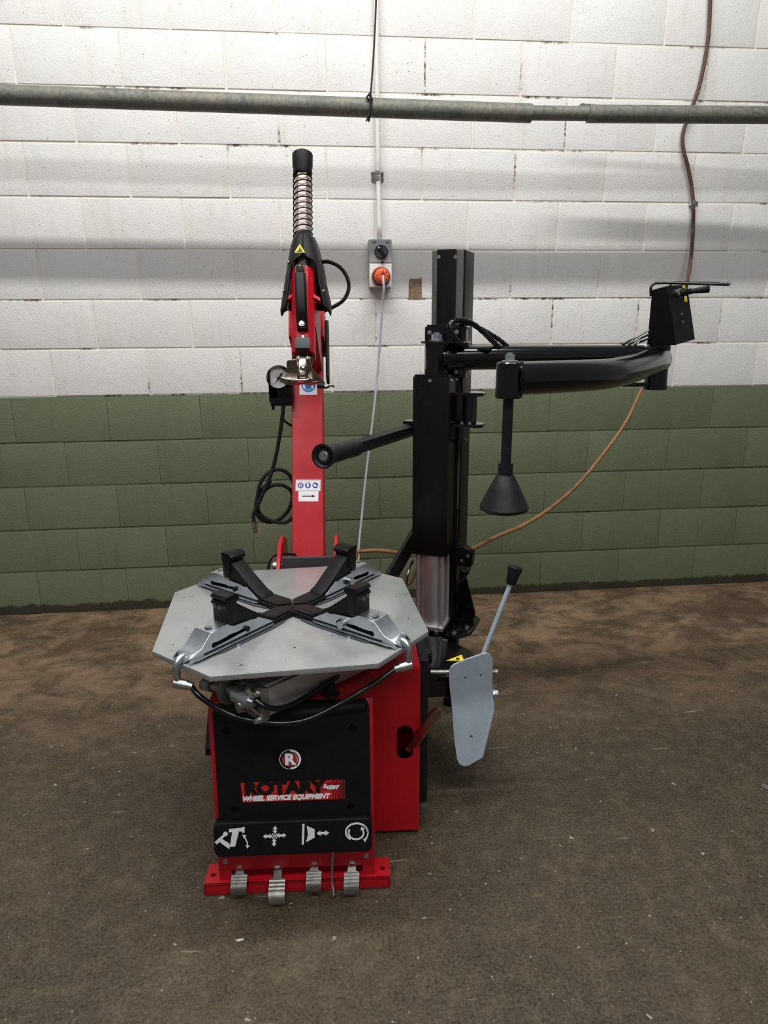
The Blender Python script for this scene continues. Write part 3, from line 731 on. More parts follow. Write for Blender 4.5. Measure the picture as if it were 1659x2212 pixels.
part('block_bolt', MB(K_L).bolt((ax+.002, AY-.046, bz1), (0, 0, 1), .006, .008), 'steel', cb)
for s in (-1, 1): part('hood_strap', MB(K_L).prism([(ax+s*.030, .79), (ax+s*.050, .778), (ax+s*.050, .788), (ax+s*.030, .80)], 'y', AY-.03, AY-.01), 'red_paint', sl)
# collar and mount head
mb = MB(K_L).lathe([(.024, 0), (.025, .1), (.025, .45), (.022, .5), (.025, .6), (.025, 1)], (ax, AY, .598), (ax, AY, .645), 28); part('shaft_collar', mb, 'black_rubber', sh)
Z3 = 3.8154
def k3(x, y, ky=AY-.02): return kf(520+x/Z3, 320+y/Z3, ky)
mb = MB(K_L).lathe([(.021, 0), (.020, .25), (.021, .5), (.020, 1)], (ax+.002, AY, .560), (ax+.002, AY, .622), 28)
hd2 = part('mount_head', mb, 'chrome', TC, 'chromed duckbill mounting head')
def k5(X, Y, ky): return kf(520+X/5.0273, 720+Y/5.0273, ky)
def k5p(pts, y0, y1, b=.004, seg=3, lean=0.0):
    m = MB().prism([k5(x, y, (y0+y1)/2) for x, y in pts], 'y', y0, y1, b, seg); zc_ = k5(640, 430, y0)[1]
    m.v = [K_L @ Vector((v.x, v.y+(zc_-v.z)*lean, v.z)) for v in m.v]; return m
part('head_body', k5p([(606, 262), (760, 270), (752, 350), (738, 470), (716, 522), (626, 522), (604, 470), (598, 350)], AY-.046, AY+.006, .017, 6), 'chrome', hd2, sharp=80)
part('head_wing', k5p([(506, 372), (512, 350), (530, 340), (612, 334), (640, 420), (640, 526), (560, 532), (470, 520), (416, 499), (414, 488), (440, 480), (490, 476), (506, 462)], AY-.036, AY-.012, .009, 5, .75), 'chrome', hd2, sharp=80)
part('head_wing', k5p([(715, 320), (762, 330), (778, 398), (818, 444), (866, 480), (908, 520), (896, 536), (820, 522), (715, 526)], AY-.028, AY-.004, .009, 5, .75), 'chrome', hd2, sharp=80)
part('head_lip', k5p([(430, 492), (560, 512), (640, 518), (730, 512), (770, 506), (724, 532), (640, 538), (560, 534), (470, 520)], AY-.050, AY-.020, .003), 'chrome', hd2)
q = k3(512, 1812, AY-.045); part('head_bolt', MB(K_L).sphere((q[0], AY-.044, q[1]), .0095, 18, 12, (1, .7, 1)), 'chrome', hd2)
mb = MB(K_L); a = k3(632, 1955, AY-.006); b = k3(690, 1962, AY-.006); mb.cyl((a[0], AY-.006, a[1]), (b[0], AY-.006, b[1]), .008, 14)
part('head_roller', mb, 'black_satin', hd2)
a = k3(690, 1955); b = k3(735, 1940); c = k3(770, 1948)
mb = MB(K_L).tube(spline([(a[0], AY-.006, a[1]), (b[0], AY-.004, b[1]), (c[0], AY, c[1])], 6), [.006]*5+[.004]*4+[.003]*4, 10); part('head_finger', mb, 'chrome', hd2)
# black side cover on the column
mb = MB(K_L); mb.prism([(-.05, .70), (-.05, .90), (.0, .925), (.05, .91), (.05, .70)], 'x', .062, .072, .003); part('column_side_cover', mb, 'black_plastic', col)
q = KF.hit(630, 450, y=.0)
# corrugated hose looping from hood to arm
cpx = [(690, 566), (712, 566), (735, 578), (750, 600), (753, 625), (742, 648), (722, 662), (700, 672)]
mb = MB(); pts = []
for i, (x, y) in enumerate(cpx): pts.append(MA.hit(x, y, y=.84))
pts = spline(pts, 14); mb.tube(pts, [.0066 if i % 2 else .0048 for i in range(len(pts))], 10)
part('corrugated_hose', mb, 'black_plastic', TC, 'black corrugated hose looping beside the hood', sharp=20)
# stickers on the column
YC = -.0603
def cs(name, pxs, mat, parent, lift, label=None): return part(name, MB(K_L).prism([kf(x, y, YC) for x, y in pxs], 'y', YC-lift-.0004, YC-lift), mat, parent, label)
def z4(x, y): return (520+x/4.1475, 880+y/4.1475)
def kc(cx, cy, r_, n=28):
    c = kf(cx, cy, YC); return circle(c[0], c[1], r_, n)
es = cs('ear_protection_sticker', [(647, 822), (685, 822), (685, 853), (647, 853)], 'white_sticker', col, .0001)
def cpoly(name, poly, mat, par, lift): return part(name, MB(K_L).prism(poly, 'y', YC-lift-.0004, YC-lift), mat, par)
cc = kf(666, 833, YC); rr = .023
cpoly('blue_disc', circle(cc[0], cc[1], rr, 32), 'blue_sticker', es, .0006)
cpoly('ear_muff', arc(cc[0], cc[1], rr*.74, -150+360, 330-360+0, 24) + arc(cc[0], cc[1], rr*.60, -30, 210, 24), 'white_sticker', es, .0011)
for s in (-1, 1): cpoly('ear_muff', circle(cc[0]+s*rr*.62, cc[1]-rr*.2, rr*.16, 14, rr*.34), 'white_sticker', es, .0012)
cpoly('ear_muff', ribbon(arc(cc[0], cc[1], rr*.52, 200, 340, 12, rr*.75), rr*.09), 'white_sticker', es, .0013)
ps = cs('protection_sticker', [z4(493, 649), z4(716, 649), z4(714, 750), z4(491, 750)], 'white_sticker', col, .0002)
fr = [z4(502, 658), z4(708, 658), z4(706, 742), z4(500, 742)]
fp = [kf(*q, YC) for q in fr]; cpoly('sticker_border', ribbon(fp+[fp[0]], .0007), 'black_print', ps, .0007)
for i, xx in enumerate((537, 602, 668)):
    c = kf(*z4(xx, 699), YC); rr2 = .0094
    cpoly('blue_disc', circle(c[0], c[1], rr2, 24), 'navy_sticker', ps, .0007)
    def L_(pts): return [(c[0]+x*rr2, c[1]+z*rr2) for x, z in pts]
    if i == 0:
        cpoly('pictogram', L_(arc(0, .0, .62, 0, 180, 10)+arc(0, 0, .62, 180, 360, 10, .75)), 'white_sticker', ps, .0011)
        cpoly('pictogram', L_([(-.42, .28), (.42, .28), (.42, .02), (-.42, .02)]), 'navy_sticker', ps, .0015)
        cpoly('pictogram', L_([(-.45, -.15), (.45, -.15), (.0, -.6)]), 'navy_sticker', ps, .0015)
    elif i == 1: cpoly('pictogram', L_([(-.35, -.65), (.25, -.65), (.3, -.1), (.65, .1), (.5, .3), (.2, .15), (.25, .7), (-.35, .7), (-.45, 0)]), 'white_sticker', ps, .0011)
    else: cpoly('pictogram', L_([(-.65, -.4), (.7, -.45), (.7, -.1), (.2, .1), (.0, .5), (-.6, .5)]), 'white_sticker', ps, .0011)
as_ = cs('arrow_sticker', [z4(518, 751), z4(697, 751), z4(695, 842), z4(517, 842)], 'white_sticker', col, .0002)
cpoly('arrow_mark', [kf(*z4(*q), YC) for q in ((548, 791), (638, 791), (638, 783), (672, 796), (638, 806), (638, 800), (548, 800))], 'black_print', as_, .0007)
# gauge with bracket and inflation hose at the column's left
GYl = .93
def gp(px, py, y=GYl): return MA.hit(px, py, y=y)
gc = gp(601, 816); gr = (gp(627, 816)-gp(601, 816)).length
mb = MB(); mb.lathe([(gr*.98, 0), (gr, .1), (gr, .75), (gr*.9, .9), (gr*.86, 1), (gr*.84, .86), (gr*.4, .8)], (gc.x, gc.y+.035, gc.z), (gc.x, gc.y-.010, gc.z), 36)
gg = part('pressure_gauge', mb, 'black_satin', TC, 'round white dial pressure gauge in a black case')
mb = MB().cyl((gc.x, gc.y+.005, gc.z), (gc.x, gc.y-.004, gc.z), gr*.86, 36); part('dial', mb, 'cream_dial', gg)
mb = MB()
for i in range(28):
    a = R(225-270*i/27); r0 = gr*(.62 if i % 3 == 0 else .70); r1 = gr*.78
    d = Vector((math.cos(a), 0, math.sin(a))); n = Vector((-math.sin(a), 0, math.cos(a)))*.0006
    o_ = Vector((gc.x, gc.y-.0046, gc.z)); mb.put([o_+d*r0-n, o_+d*r0+n, o_+d*r1+n, o_+d*r1-n], [[0, 1, 2, 3]])
part('dial_marks', mb, 'black_print', gg)
mb = MB(); a = gp(590, 834, gc.y-.006); b = gp(608, 808, gc.y-.006); d = Vector(b-a).normalized(); n = Vector((d.z, 0, -d.x))
mb.put([a, b+n*.003, b+d*.006, b-n*.003], [[0, 1, 2, 3]]); mb.cyl((gc.x, gc.y-.004, gc.z), (gc.x, gc.y-.008, gc.z), .004, 12); part('needle', mb, 'black_print', gg)
mb = MB(); a = gp(579, 800); b = gp(632, 876); mb.box(a.x, a.x+.006, GYl-.01, GYl+.05, b.z+.012, a.z, .002); mb.box(gp(600, 850).x, gp(632, 850).x, GYl-.005, GYl+.045, gp(600, 868).z, gp(600, 838).z, .003)
mb.box(a.x, b.x, GYl+.045, GYl+.052, b.z+.01, a.z, .002); mb.box(gp(585, 870).x, b.x, GYl-.01, GYl+.04, b.z, gp(600, 860).z, .002)
mb.cyl(gp(591, 862), gp(590, 885), .005, 12); mb.cyl(gp(603, 848, GYl-.012), gp(603, 848, GYl), .007, 12)
part('gauge_bracket', mb, 'black_satin', gg)
mb = MB(); hpx = [(612, 872, .93), (611, 890, .93), (605, 935, .94), (595, 990, .95), (583, 1030, .95), (562, 1080, .95), (548, 1110, .95), (549, 1130, .95)]
pts = spline([gp(x, y, d) for x, y, d in hpx], 8)
hq = part('inflation_hose', MB().tube(pts, .0065, 12), 'black_hose', TC, 'black inflation hose hanging in a loop by the column')
lp = [(612, 876, .935), (598, 1000, .965), (588, 1050, .97), (562, 1078, .985), (553, 1100, 1.0), (566, 1120, 1.0), (590, 1128, 1.0), (615, 1113, .99), (631, 1085, .98), (630, 1060, .98), (610, 1048, .975), (585, 1050, .97), (565, 1065, .965), (556, 1088, .96)]
lp2 = [(585, 1040, .955), (570, 1053, .97), (556, 1075, .985), (553, 1100, .99), (562, 1120, .99), (584, 1128, .99), (610, 1117, .985), (628, 1092, .98), (631, 1065, .98), (617, 1051, .98), (597, 1047, .975), (577, 1055, .97), (562, 1075, .965), (557, 1098, .965), (567, 1115, .97), (590, 1126, .975), (615, 1129, .98), (634, 1117, .985)]
part('hose_loop', MB().tube(spline([gp(*q) for q in lp2], 8), .0065, 12), 'black_hose', hq)
lp3 = [(572, 1062, .955), (556, 1050, .96), (578, 1020, .965), (600, 1014, .97), (622, 1022, .975), (634, 1040, .98), (638, 1070, .985)]
lp3 = [(556, 1100, .958), (556, 1075, .96), (562, 1045, .963), (578, 1022, .966), (600, 1014, .97), (620, 1021, .975), (632, 1038, .98), (640, 1065, .985)]
part('hose_loop', MB().tube(spline([gp(*q) for q in lp3], 8), .0065, 12), 'black_hose', hq)
a = gp(549, 1128, .95); b = gp(552, 1152, .95); mb = MB().cyl(a, a+(b-a)*.45, .0085, 16); part('hose_ferrule', mb, 'steel', hq); part('hose_nozzle', MB().cyl(a+(b-a)*.45, b, .007, 6), 'brass', hq)
mb = MB().tube(spline([gp(613, 890, .95), gp(610, 902, .96), gp(618, 912, .97), gp(640, 926, 1.0)], 6), .004, 8); part('feed_tube', mb, 'black_hose', gg)
mb = MB().tube(spline([MA.hit(640, 1198, y=.72), MA.hit(605, 1197, y=.72), MA.hit(588, 1205, y=.72), MA.hit(580, 1225, y=.71), MA.hit(578, 1250, y=.70)], 6), .004, 8); part('air_line', mb, 'black_gloss')

# --- helper post (H frame: origin at the cover's front right edge)
mb = MB(H_L); mb.box(-.114, 0, 0, .092, .585, 1.150, .0025)
cov = part('cylinder_cover', mb, 'black_satin', TC, 'tall black sheet metal cover on the helper post')
mb = MB(H_L).box(-.110, -.002, .002, .098, 1.150, 1.156, .002); part('cover_cap', mb, 'black_gloss', cov)
for x, y, d in ((-.060, -.001, (0, -1, 0)), (.001, .02, (1, 0, 0)), (.001, .075, (1, 0, 0))): part('screw', MB(H_L).bolt((x, y, 1.138), d, .004, .004), 'steel', cov)
# the post itself: folded channel, dark centre plate between grey flanks
def hx_(px, py, y): return HF.hit(px, py, y=y)
pz = hx_(980, 540, .12).z
xl, xr = -.118, -.010
xl = hx_(933, 620, .115).x; xm0 = hx_(944, 620, .112).x; xm1 = hx_(985, 620, .112).x; xr = hx_(1001, 620, .115).x
mb = MB(H_L); mb.prism([(xl, .115), (xm0, .112), (xm1, .112), (xr, .115), (xr+.004, .22), (xl, .22)], 'z', .30, pz, .002)
post = part('helper_post', mb, 'post_grey', TC, 'tall grey and black helper arm post')
mb = MB(H_L).box(xm0, xm1, .109, .113, .60, pz+.002, .001); part('post_plate', mb, 'black_satin', post)
mb = MB(H_L).box(xr, xr+.006, .112, .222, .30, pz-.002, .001); part('post_side', mb, 'black_satin', post)
for px in (948, 984): q = hx_(px, 555, .109); part('screw', MB(H_L).bolt((q.x, .109, q.z), (0, -1, 0), .004, .003), 'steel', post)
# side channel of the post below, in line with the cover
mb = MB(H_L).box(-.100, .004, .092, .20, .30, 1.30, .002); part('post_channel', mb, 'black_satin', post)
# carriage flange behind the swing collar
q0 = hx_(920, 706, .10); q1 = hx_(1008, 760, .10)
mb = MB(H_L).box(q0.x, q1.x, .088, .108, 1.14, q0.z, .003); fl = part('carriage_plate', mb, 'black_gloss', TC)
for px, py in ((928, 718), (987, 717), (986, 803)): q = hx_(px, py, .088); part('flange_bolt', MB(H_L).bolt((q.x, .088, q.z), (0, -1, 0), .005, .006), 'steel', fl)
for z_ in (1.16, 1.20, 1.29): part('flange_bolt', MB(H_L).bolt((q1.x+.002, .10, z_), (1, 0, 0), .005, .008), 'steel', fl)
# vertical swing collar
cxh = hx_(943, 770, .045)
mb = MB(H_L); c = (cxh.x, .045)
ztop = hx_(943, 737, .045).z; zbt = 1.156
mb.cyl((c[0], c[1], zbt), (c[0], c[1], ztop-.018), .034, 32); mb.cyl((c[0], c[1], ztop-.018), (c[0], c[1], ztop-.002), .036, 32); mb.cyl((c[0], c[1], zbt), (c[0], c[1], zbt+.014), .037, 32)
mb.box(c[0]-.04, c[0]+.09, c[1]-.03, c[1]+.06, ztop-.006, ztop, .002)
sw = part('swing_collar', mb, 'black_gloss', TC, 'black swing pivot on the helper post')
mb = MB(H_L); mb.cyl((c[0], c[1], ztop), (c[0], c[1], ztop+.004), .021, 24); mb.cyl((c[0], c[1], ztop+.004), (c[0], c[1], ztop+.020), .0165, 6); mb.cyl((c[0], c[1], ztop+.020), (c[0], c[1], ztop+.026), .010, 14); part('pivot_nut', mb, 'zinc_bright', sw)
mb = MB(H_L).box(c[0]+.02, c[0]+.155, .085, .115, ztop-.028, ztop-.020, .002); part('stop_lug', mb, 'black_gloss', sw)
# arm tubes in machine space
pv = H_L @ Vector((c[0], c[1], 0))
a0 = MA.hit(955, 773, y=pv.y); hy = .90
hc = MA.hit(1419, 790, y=hy)
b0 = MA.hit(1385, 770, y=.885)
mb = MB(); mb.tube([(pv.x+.01, pv.y, a0.z), (b0.x, b0.y, b0.z)], .0365, 28)
ua = part('inner_arm', mb, 'black_gloss', TC, 'straight black tube arm swung to the right')
mb = MB(); random.seed(3)
mb.tube([(pv.x+.020+.022*abs(math.sin(R(-95+190*i/30))), pv.y-.034*math.cos(R(-95+190*i/30)), a0.z+.038*math.sin(R(-95+190*i/30))) for i in range(31)], [random.uniform(.0028, .0050) for i in range(31)], 8)
part('weld_bead', mb, 'black_gloss', ua)
mb = MB(); zt, zb = MA.hit(1419, 745, y=hy).z, MA.hit(1419, 838, y=hy).z
mb.cyl((hc.x, hy, zb), (hc.x, hy, zt), .036, 32); mb.cyl((hc.x, hy, zb-.004), (hc.x, hy, zb+.012), .0375, 32); mb.cyl((hc.x, hy, zt-.016), (hc.x, hy, zt+.01), .0375, 32)
mb.prism([(b0.x-.03, hy-.03), (b0.x-.03, hy+.03), (hc.x, hy+.038), (hc.x, hy-.038)], 'z', zt-.055, zt-.005, .004)
mb.box(b0.x-.06, hc.x, hy-.02, hy+.04, zb+.006, zb+.02, .002)
hj = part('elbow_pivot', mb, 'black_gloss', TC, 'black elbow pivot at the far end of the arm')
# outer arm
bo = MA.hit(1100, 820, y=.29)
p1 = MA.hit(1108, 818, y=.29); p2 = MA.hit(1230, 813, y=.37); p3 = MA.hit(1310, 808, y=.46); p4 = MA.hit(1365, 797, y=.60); p5 = MA.hit(1405, 783, y=.76); p6 = MA.hit(1424, 777, y=.875)
mb = MB().tube(spline([p1, p2, p3, p4, p5, p6], 8), .0395, 28)
oa = part('outer_arm', mb, 'black_gloss', TC, 'bent black tube arm carrying the press cone')
mb = MB()
mb.tube([(bo.x+.024+.004*math.sin(i*.9)*.3, bo.y-.024*math.cos(R(-85+170*i/24))-.004, bo.z+.040*math.sin(R(-85+170*i/24))) for i in range(25)], [random.uniform(.0035, .0058) for i in range(25)], 8)
part('weld_bead', mb, 'black_gloss', oa)
zt2, zb2 = MA.hit(1100, 782, y=.29).z, MA.hit(1100, 860, y=.29).z
mb = MB().lathe([(.029, 0), (.0315, .03), (.0315, .97), (.029, 1)], (bo.x, .29, zb2), (bo.x, .29, zt2), 32)
bs = part('cone_boss', mb, 'black_gloss', TC, 'black vertical sleeve at the arm tip')
mb = MB(); mb.cyl((bo.x, .29, zt2), (bo.x, .29, zt2+.003), .019, 24); mb.cyl((bo.x, .29, zt2+.003), (bo.x, .29, zt2+.017), .012, 6); mb.cyl((bo.x, .29, zt2+.017), (bo.x, .29, zt2+.021), .007, 12); part('boss_nut', mb, 'zinc_bright', bs)
cz1 = MA.hit(1096, 1000, y=.29).z; cz2 = MA.hit(1094, 1024, y=.29).z; cz3 = MA.hit(1091, 1105, y=.29).z
mb = MB().cyl((bo.x, .29, cz1-.01), (bo.x, .29, zb2), .0125, 20); rod = part('cone_rod', mb, 'black_rubber', TC, 'vertical rod below the arm tip')
mb = MB().cyl((bo.x, .29, cz2-.004), (bo.x, .29, cz1), .018, 24); part('rod_collar', mb, 'black_rubber', rod)
mb = MB().lathe([(.012, 0), (.050, .02), (.059, .07), (.061, .14), (.058, .20), (.040, .60), (.022, .97), (.017, 1)], (bo.x, .29, cz3), (bo.x, .29, cz2), 40)
part('press_cone', mb, 'black_rubber', TC, 'black rubber press cone')
# hose loop on the arm
def hh(px, py, y): return MA.hit(px, py, y=y)
l1 = [(1008, 745, .74), (990, 738, .73), (977, 722, .72), (972, 706, .72), (980, 694, .73), (1000, 692, .75), (1022, 700, .77), (1045, 718, .78), (1065, 738, .78), (1080, 752, .78)]
mb = MB(); pts = spline([hh(*q) for q in l1], 6); mb.tube(pts, [.0085 if i % 3 else .0074 for i in range(len(pts))], 10); part('wrapped_hose', mb, 'black_gloss', ua)
l2 = [(990, 700, .80), (1012, 698, .80), (1035, 708, .80), (1060, 722, .80), (1080, 735, .80), (1098, 750, .80)]
mb = MB(); pts = spline([hh(*q) for q in l2], 6); mb.tube(pts, [.0072 if i % 3 else .0062 for i in range(len(pts))], 10); part('wrapped_hose', mb, 'black_gloss', ua)
for i in range(3):
    mb = MB().tube(spline([hh(1335+14*i, 752, .87), hh(1362+8*i, 735+3*i, .87), hh(1405, 712+9*i, .88)], 6), .0035, 8); part('signal_cable', mb, 'black_gloss', ua)
# control box on the elbow
B_L = Matrix.Translation((hc.x, hy, 0)) @ Matrix.Rotation(R(32), 4, 'Z'); BF = Frame(M_BASE @ B_L)
zb3 = zt+.006
mb = MB()
fA = [MA.hit(1397, 744, y=.88), MA.hit(1459, 746, y=.82), MA.hit(1443, 617, y=.82), MA.hit(1408, 626, y=.88)]
fB = [MA.hit(1440, 737, y=.96), MA.hit(1502, 733, y=.90), MA.hit(1485, 614, y=.90), MA.hit(1450, 620, y=.96)]
mb.put(fA+fB, [[0, 1, 2, 3], [7, 6, 5, 4], [0, 4, 5, 1], [1, 5, 6, 2], [2, 6, 7, 3], [3, 7, 4, 0]])
cbx = part('control_box', mb, 'black_satin', TC, 'black wedge shaped control box above the elbow')
md = cbx.modifiers.new('bev', 'BEVEL'); md.width = .003; md.segments = 2
def face(u, v, off=0):            # point on the right face of the box, u along, v up
    q = fA[1].lerp(fB[1], u).lerp(fA[2].lerp(fB[2], u), v); n = (fB[1]-fA[1]).cross(fA[2]-fA[1]).normalized(); return q+n*off
nrm = (fB[1]-fA[1]).cross(fA[2]-fA[1]).normalized()
if nrm.x < 0: nrm = -nrm
fo = face(.45, .86); 
mb = MB(); mb.cyl(fo, fo+nrm*.008, .014, 20); mb.cyl(fo+nrm*.008, fo+nrm*.012, .012, 6); part('joystick_nut', mb, 'steel', cbx)
j1 = MA.hit(1490, 636, y=(fo+nrm*.03).y); j2 = MA.hit(1533, 624, y=(fo+nrm*.05).y)
mb = MB(); mb.lathe([(.012, 0), (.013, .12), (.009, .16), (.012, .22), (.008, .28), (.010, .33), (.0075, .4), (.010, .75), (.0115, .95), (.009, 1)], fo+nrm*.010, j2, 18); part('joystick', mb, 'black_rubber', cbx)
for v in (.50, .36): q = face(.48, v); part('box_screw', MB().bolt(q, nrm, .0035, .003), 'steel', cbx)
for v0, v1 in ((.90, .99), (.70, .80)):
    mb = MB(); qs = [face(.72, v0), face(.86, v0), face(.86, v1), face(.72, v1)]; mb.put([q+nrm*.0008 for q in qs]+[q+nrm*.0001 for q in qs], [[0, 1, 2, 3], [7, 6, 5, 4], [0, 4, 5, 1], [1, 5, 6, 2], [2, 6, 7, 3], [3, 7, 4, 0]])
    part('yellow_tag', mb, 'yellow_sticker', cbx)
mb = MB(); lpx = [(1406, 640, .875), (1406, 622, .875), (1413, 613, .875), (1430, 611, .865), (1480, 612, .83), (1540, 614, .80), (1573, 615, .79)]
lp = [MA.hit(x, y, y=d) for x, y, d in lpx]; bk = [MA.hit(1570, 612, y=.95), MA.hit(1500, 611, y=.97), MA.hit(1452, 611, y=.97), MA.hit(1452, 625, y=.965)]
mb.tube(spline(lp, 5)[:-1]+spline([lp[-1], MA.hit(1577, 614, y=.83), MA.hit(1575, 613, y=.90)]+bk, 5), .0042, 10); part('guard_loop', mb, 'black_gloss', cbx)
# roller bracket at the post's right
mb = MB(H_L)
def hz(px, py, z): return HF.hit(px, py, z=z)
q0 = hx_(1018, 850, .08); zA = hx_(1018, 850, .08).z; zB = hx_(1018, 915, .08).z; zC = hx_(994, 947, .08).z
bx0, bx1 = hx_(985, 880, .09).x, hx_(1046, 880, .06).x
oc = [(bx0, .03), (bx1-.014, .028), (bx1, .042), (bx1, .075), (bx1-.02, .10), (bx0, .10)]
mb.prism(oc, 'z', zA-.004, zA+.006, .001); mb.prism(oc, 'z', zB-.006, zB+.004, .001)
ry = .065; rx = hx_(1012, 880, .065).x
mb.cyl((rx, ry, zB), (rx, ry, zA), .026, 8); mb.box(rx-.05, rx-.0, ry-.02, ry+.03, zB+.01, zA-.004, .002)
rbk = part('roller_bracket', mb, 'black_gloss', TC, 'black bracket with two flat plates on the post side')
mb = MB(H_L); sx = hx_(994, 940, .06).x; mb.cyl((sx, .06, zC-.002), (sx, .06, zB), .013, 20); mb.prism(hexa(sx, .06, .024, 30), 'z', zC-.004, zC+.002); part('bracket_spigot', mb, 'black_gloss', rbk)
for dx in (-.012, .012): part('bracket_bolt', MB(H_L).bolt((rx+dx, ry-.03, zB+.004), (0, 0, 1), .004, .007), 'steel', rbk)
# thin grey slide edge on the post's right flank
mb = MB(H_L); a = hx_(986, 955, .10); b = hx_(986, 1100, .10); mb.box(.005, .010, .10, .108, b.z, a.z+.06, .001); part('slide_edge', mb, 'post_grey', post)
# press handle to the left
h0 = MA.hit(890, 928, y=.80); h1 = MA.hit(768, 966, y=.50); h2 = MA.hit(697, 986, y=.335)
hdv = (h2-h0).normalized()
mb = MB().cyl(h0-hdv*.02, h1+hdv*.05, .0205, 6, None, R(12)); ph = part('press_handle', mb, 'black_satin', TC, 'black hexagonal press handle bar pointing left', sharp=30)
mb = MB().lathe([(.021, 0), (.0245, .03), (.0245, .80), (.026, .88), (.031, .96), (.0315, 1.0), (.027, 1.0), (.022, .97), (.019, .93)], h1-hdv*.005, h2, 36); part('handle_sleeve', mb, 'black_rubber', ph)
mb = MB().lathe([(.014, 0), (.014, .9), (.012, 1)], h2-hdv*.03, h2-hdv*.002, 24); part('handle_end', mb, 'steel', ph)
mb = MB().lathe([(.020, 0), (.020, 1), (.016, 1)], h2-hdv*.03, h2-hdv*.005, 24); part('handle_ring', mb, 'black_gloss', ph)
mb = MB(H_L); q = hx_(883, 912, .05); mb.box(q.x-.012, -.112, .03, .07, q.z-.004, q.z+.006, .001); part('handle_stop', mb, 'black_gloss', ph)
# silver cylinder below the cover
mb = MB(H_L); x0 = hx_(901, 1260, .02).x; x1 = hx_(962, 1260, .02).x; zc = hx_(930, 1345, .03).z
mb.prism(arc(-.057, .048, .043, 0, 360, 40)[:-1], 'z', zc, .60)
for sx in (-1, 1):
    for sy in (-1, 1): mb.cyl((-.057+sx*.040, .048+sy*.036, zc), (-.057+sx*.040, .048+sy*.036, .60), .007, 12)
lc = part('lift_cylinder', mb, 'aluminium', TC, 'silver lift cylinder below the black cover')
mb = MB(H_L).box(-.107, -.007, -.006, .092, zc-.012, zc+.002, .004); part('cylinder_foot', mb, 'aluminium', lc)
part('foot_bolt', MB(H_L).bolt((-.030, .0, zc-.012), (0, 0, -1), .006, .012), 'steel', lc)
mb = MB(H_L); mb.box(-.018, .002, .094, .099, .0, .0)
# lower post, gusset, base flange, foot
mb = MB(H_L)
gz = hx_(1000, 1355, .10).z
mb.box(-.12, .012, .095, .21, gz-.01, .62, .003)
mb.prism([(.010, gz), (.060, gz), (.064, gz+.03), (.024, gz+.175), (.010, gz+.18)], 'y', .160, .168); mb.prism([(.010, gz), (.014, gz), (.014, gz+.16), (.010, gz+.17)], 'y', .10, .16)
lp_ = part('post_foot', mb, 'black_gloss', TC, 'black welded foot of the helper post')
mb = MB(H_L).prism([(-.13, .02), (.03, .02), (.070, .075), (.075, .19), (.04, .23), (-.13, .23)], 'z', gz-.014, gz, .002); part('foot_flange', mb, 'black_gloss', lp_)
for x, y in ((.05, .10), (.055, .17), (.02, .045)): part('flange_bolt', MB(H_L).bolt((x, y, gz), (0, 0, 1), .006, .009), 'steel', lp_)
mb = MB(H_L); mb.box(-.02, .012, .11, .15, .03, gz-.012, .003); mb.box(-.025, .02, .09, .16, .0, .03, .004); part('support_leg', mb, 'black_satin', lp_)
# diagonal brace behind
a = MA.hit(848, 1240, y=.66); b = MA.hit(900, 1150, y=.90)
mb = MB(); d = (b-a).normalized(); up = Vector((0, 0, 1)); sd = d.cross(up).normalized(); u2 = sd.cross(d)
rg = [[p+sd*x+u2*z for x, z in ((-.006, -.034), (.006, -.034), (.006, .034), (-.006, .034))] for p in (a-d*.12, b+d*.10)]
mb.rings(rg); part('brace_bar', mb, 'black_satin', TC, 'flat black brace bar behind the turntable')
# air valve block
v0 = MA.hit(1005, 1198, y=.79)
mb = MB(H_L); vb = HF.hit(1006, 1198, y=.10)
mb.prism([(vb.x-.030, vb.z-.032), (vb.x+.026, vb.z-.030), (vb.x+.030, vb.z+.022), (vb.x-.004, vb.z+.034), (vb.x-.030, vb.z+.026)], 'y', .070, .11, .002)
va = part('air_valve', mb, 'black_satin', TC, 'black air valve block on the post')
for dx, dz in ((-.006, -.012), (.014, .006)): part('valve_screw', MB(H_L).bolt((vb.x+dx, .070, vb.z+dz), (0, -1, 0), .004, .004), 'steel', va)
a = MA.hit(1012, 1220, y=.76); mb = MB().cyl(a, a+Vector((0, 0, -.020)), .008, 14); part('valve_fitting', mb, 'dark_grey', va)
mb = MB().tube(spline([a+Vector((0, 0, -.018)), MA.hit(1008, 1240, y=.76), MA.hit(995, 1254, y=.78), MA.hit(980, 1262, y=.80)], 6), .005, 10); part('valve_tube', mb, 'black_gloss', va)
a = MA.hit(886, 1194, y=.86); mb = MB().cyl(a, a+Vector((-.022, 0, .002)), .009, 14); part('hose_coupling', mb, 'chrome', va)
mb = MB().tube(spline([MA.hit(892, 1212, y=.80), MA.hit(885, 1225, y=.78), MA.hit(880, 1245, y=.76), MA.hit(879, 1262, y=.74)], 6), .004, 8); part('air_line', mb, 'black_gloss', va)

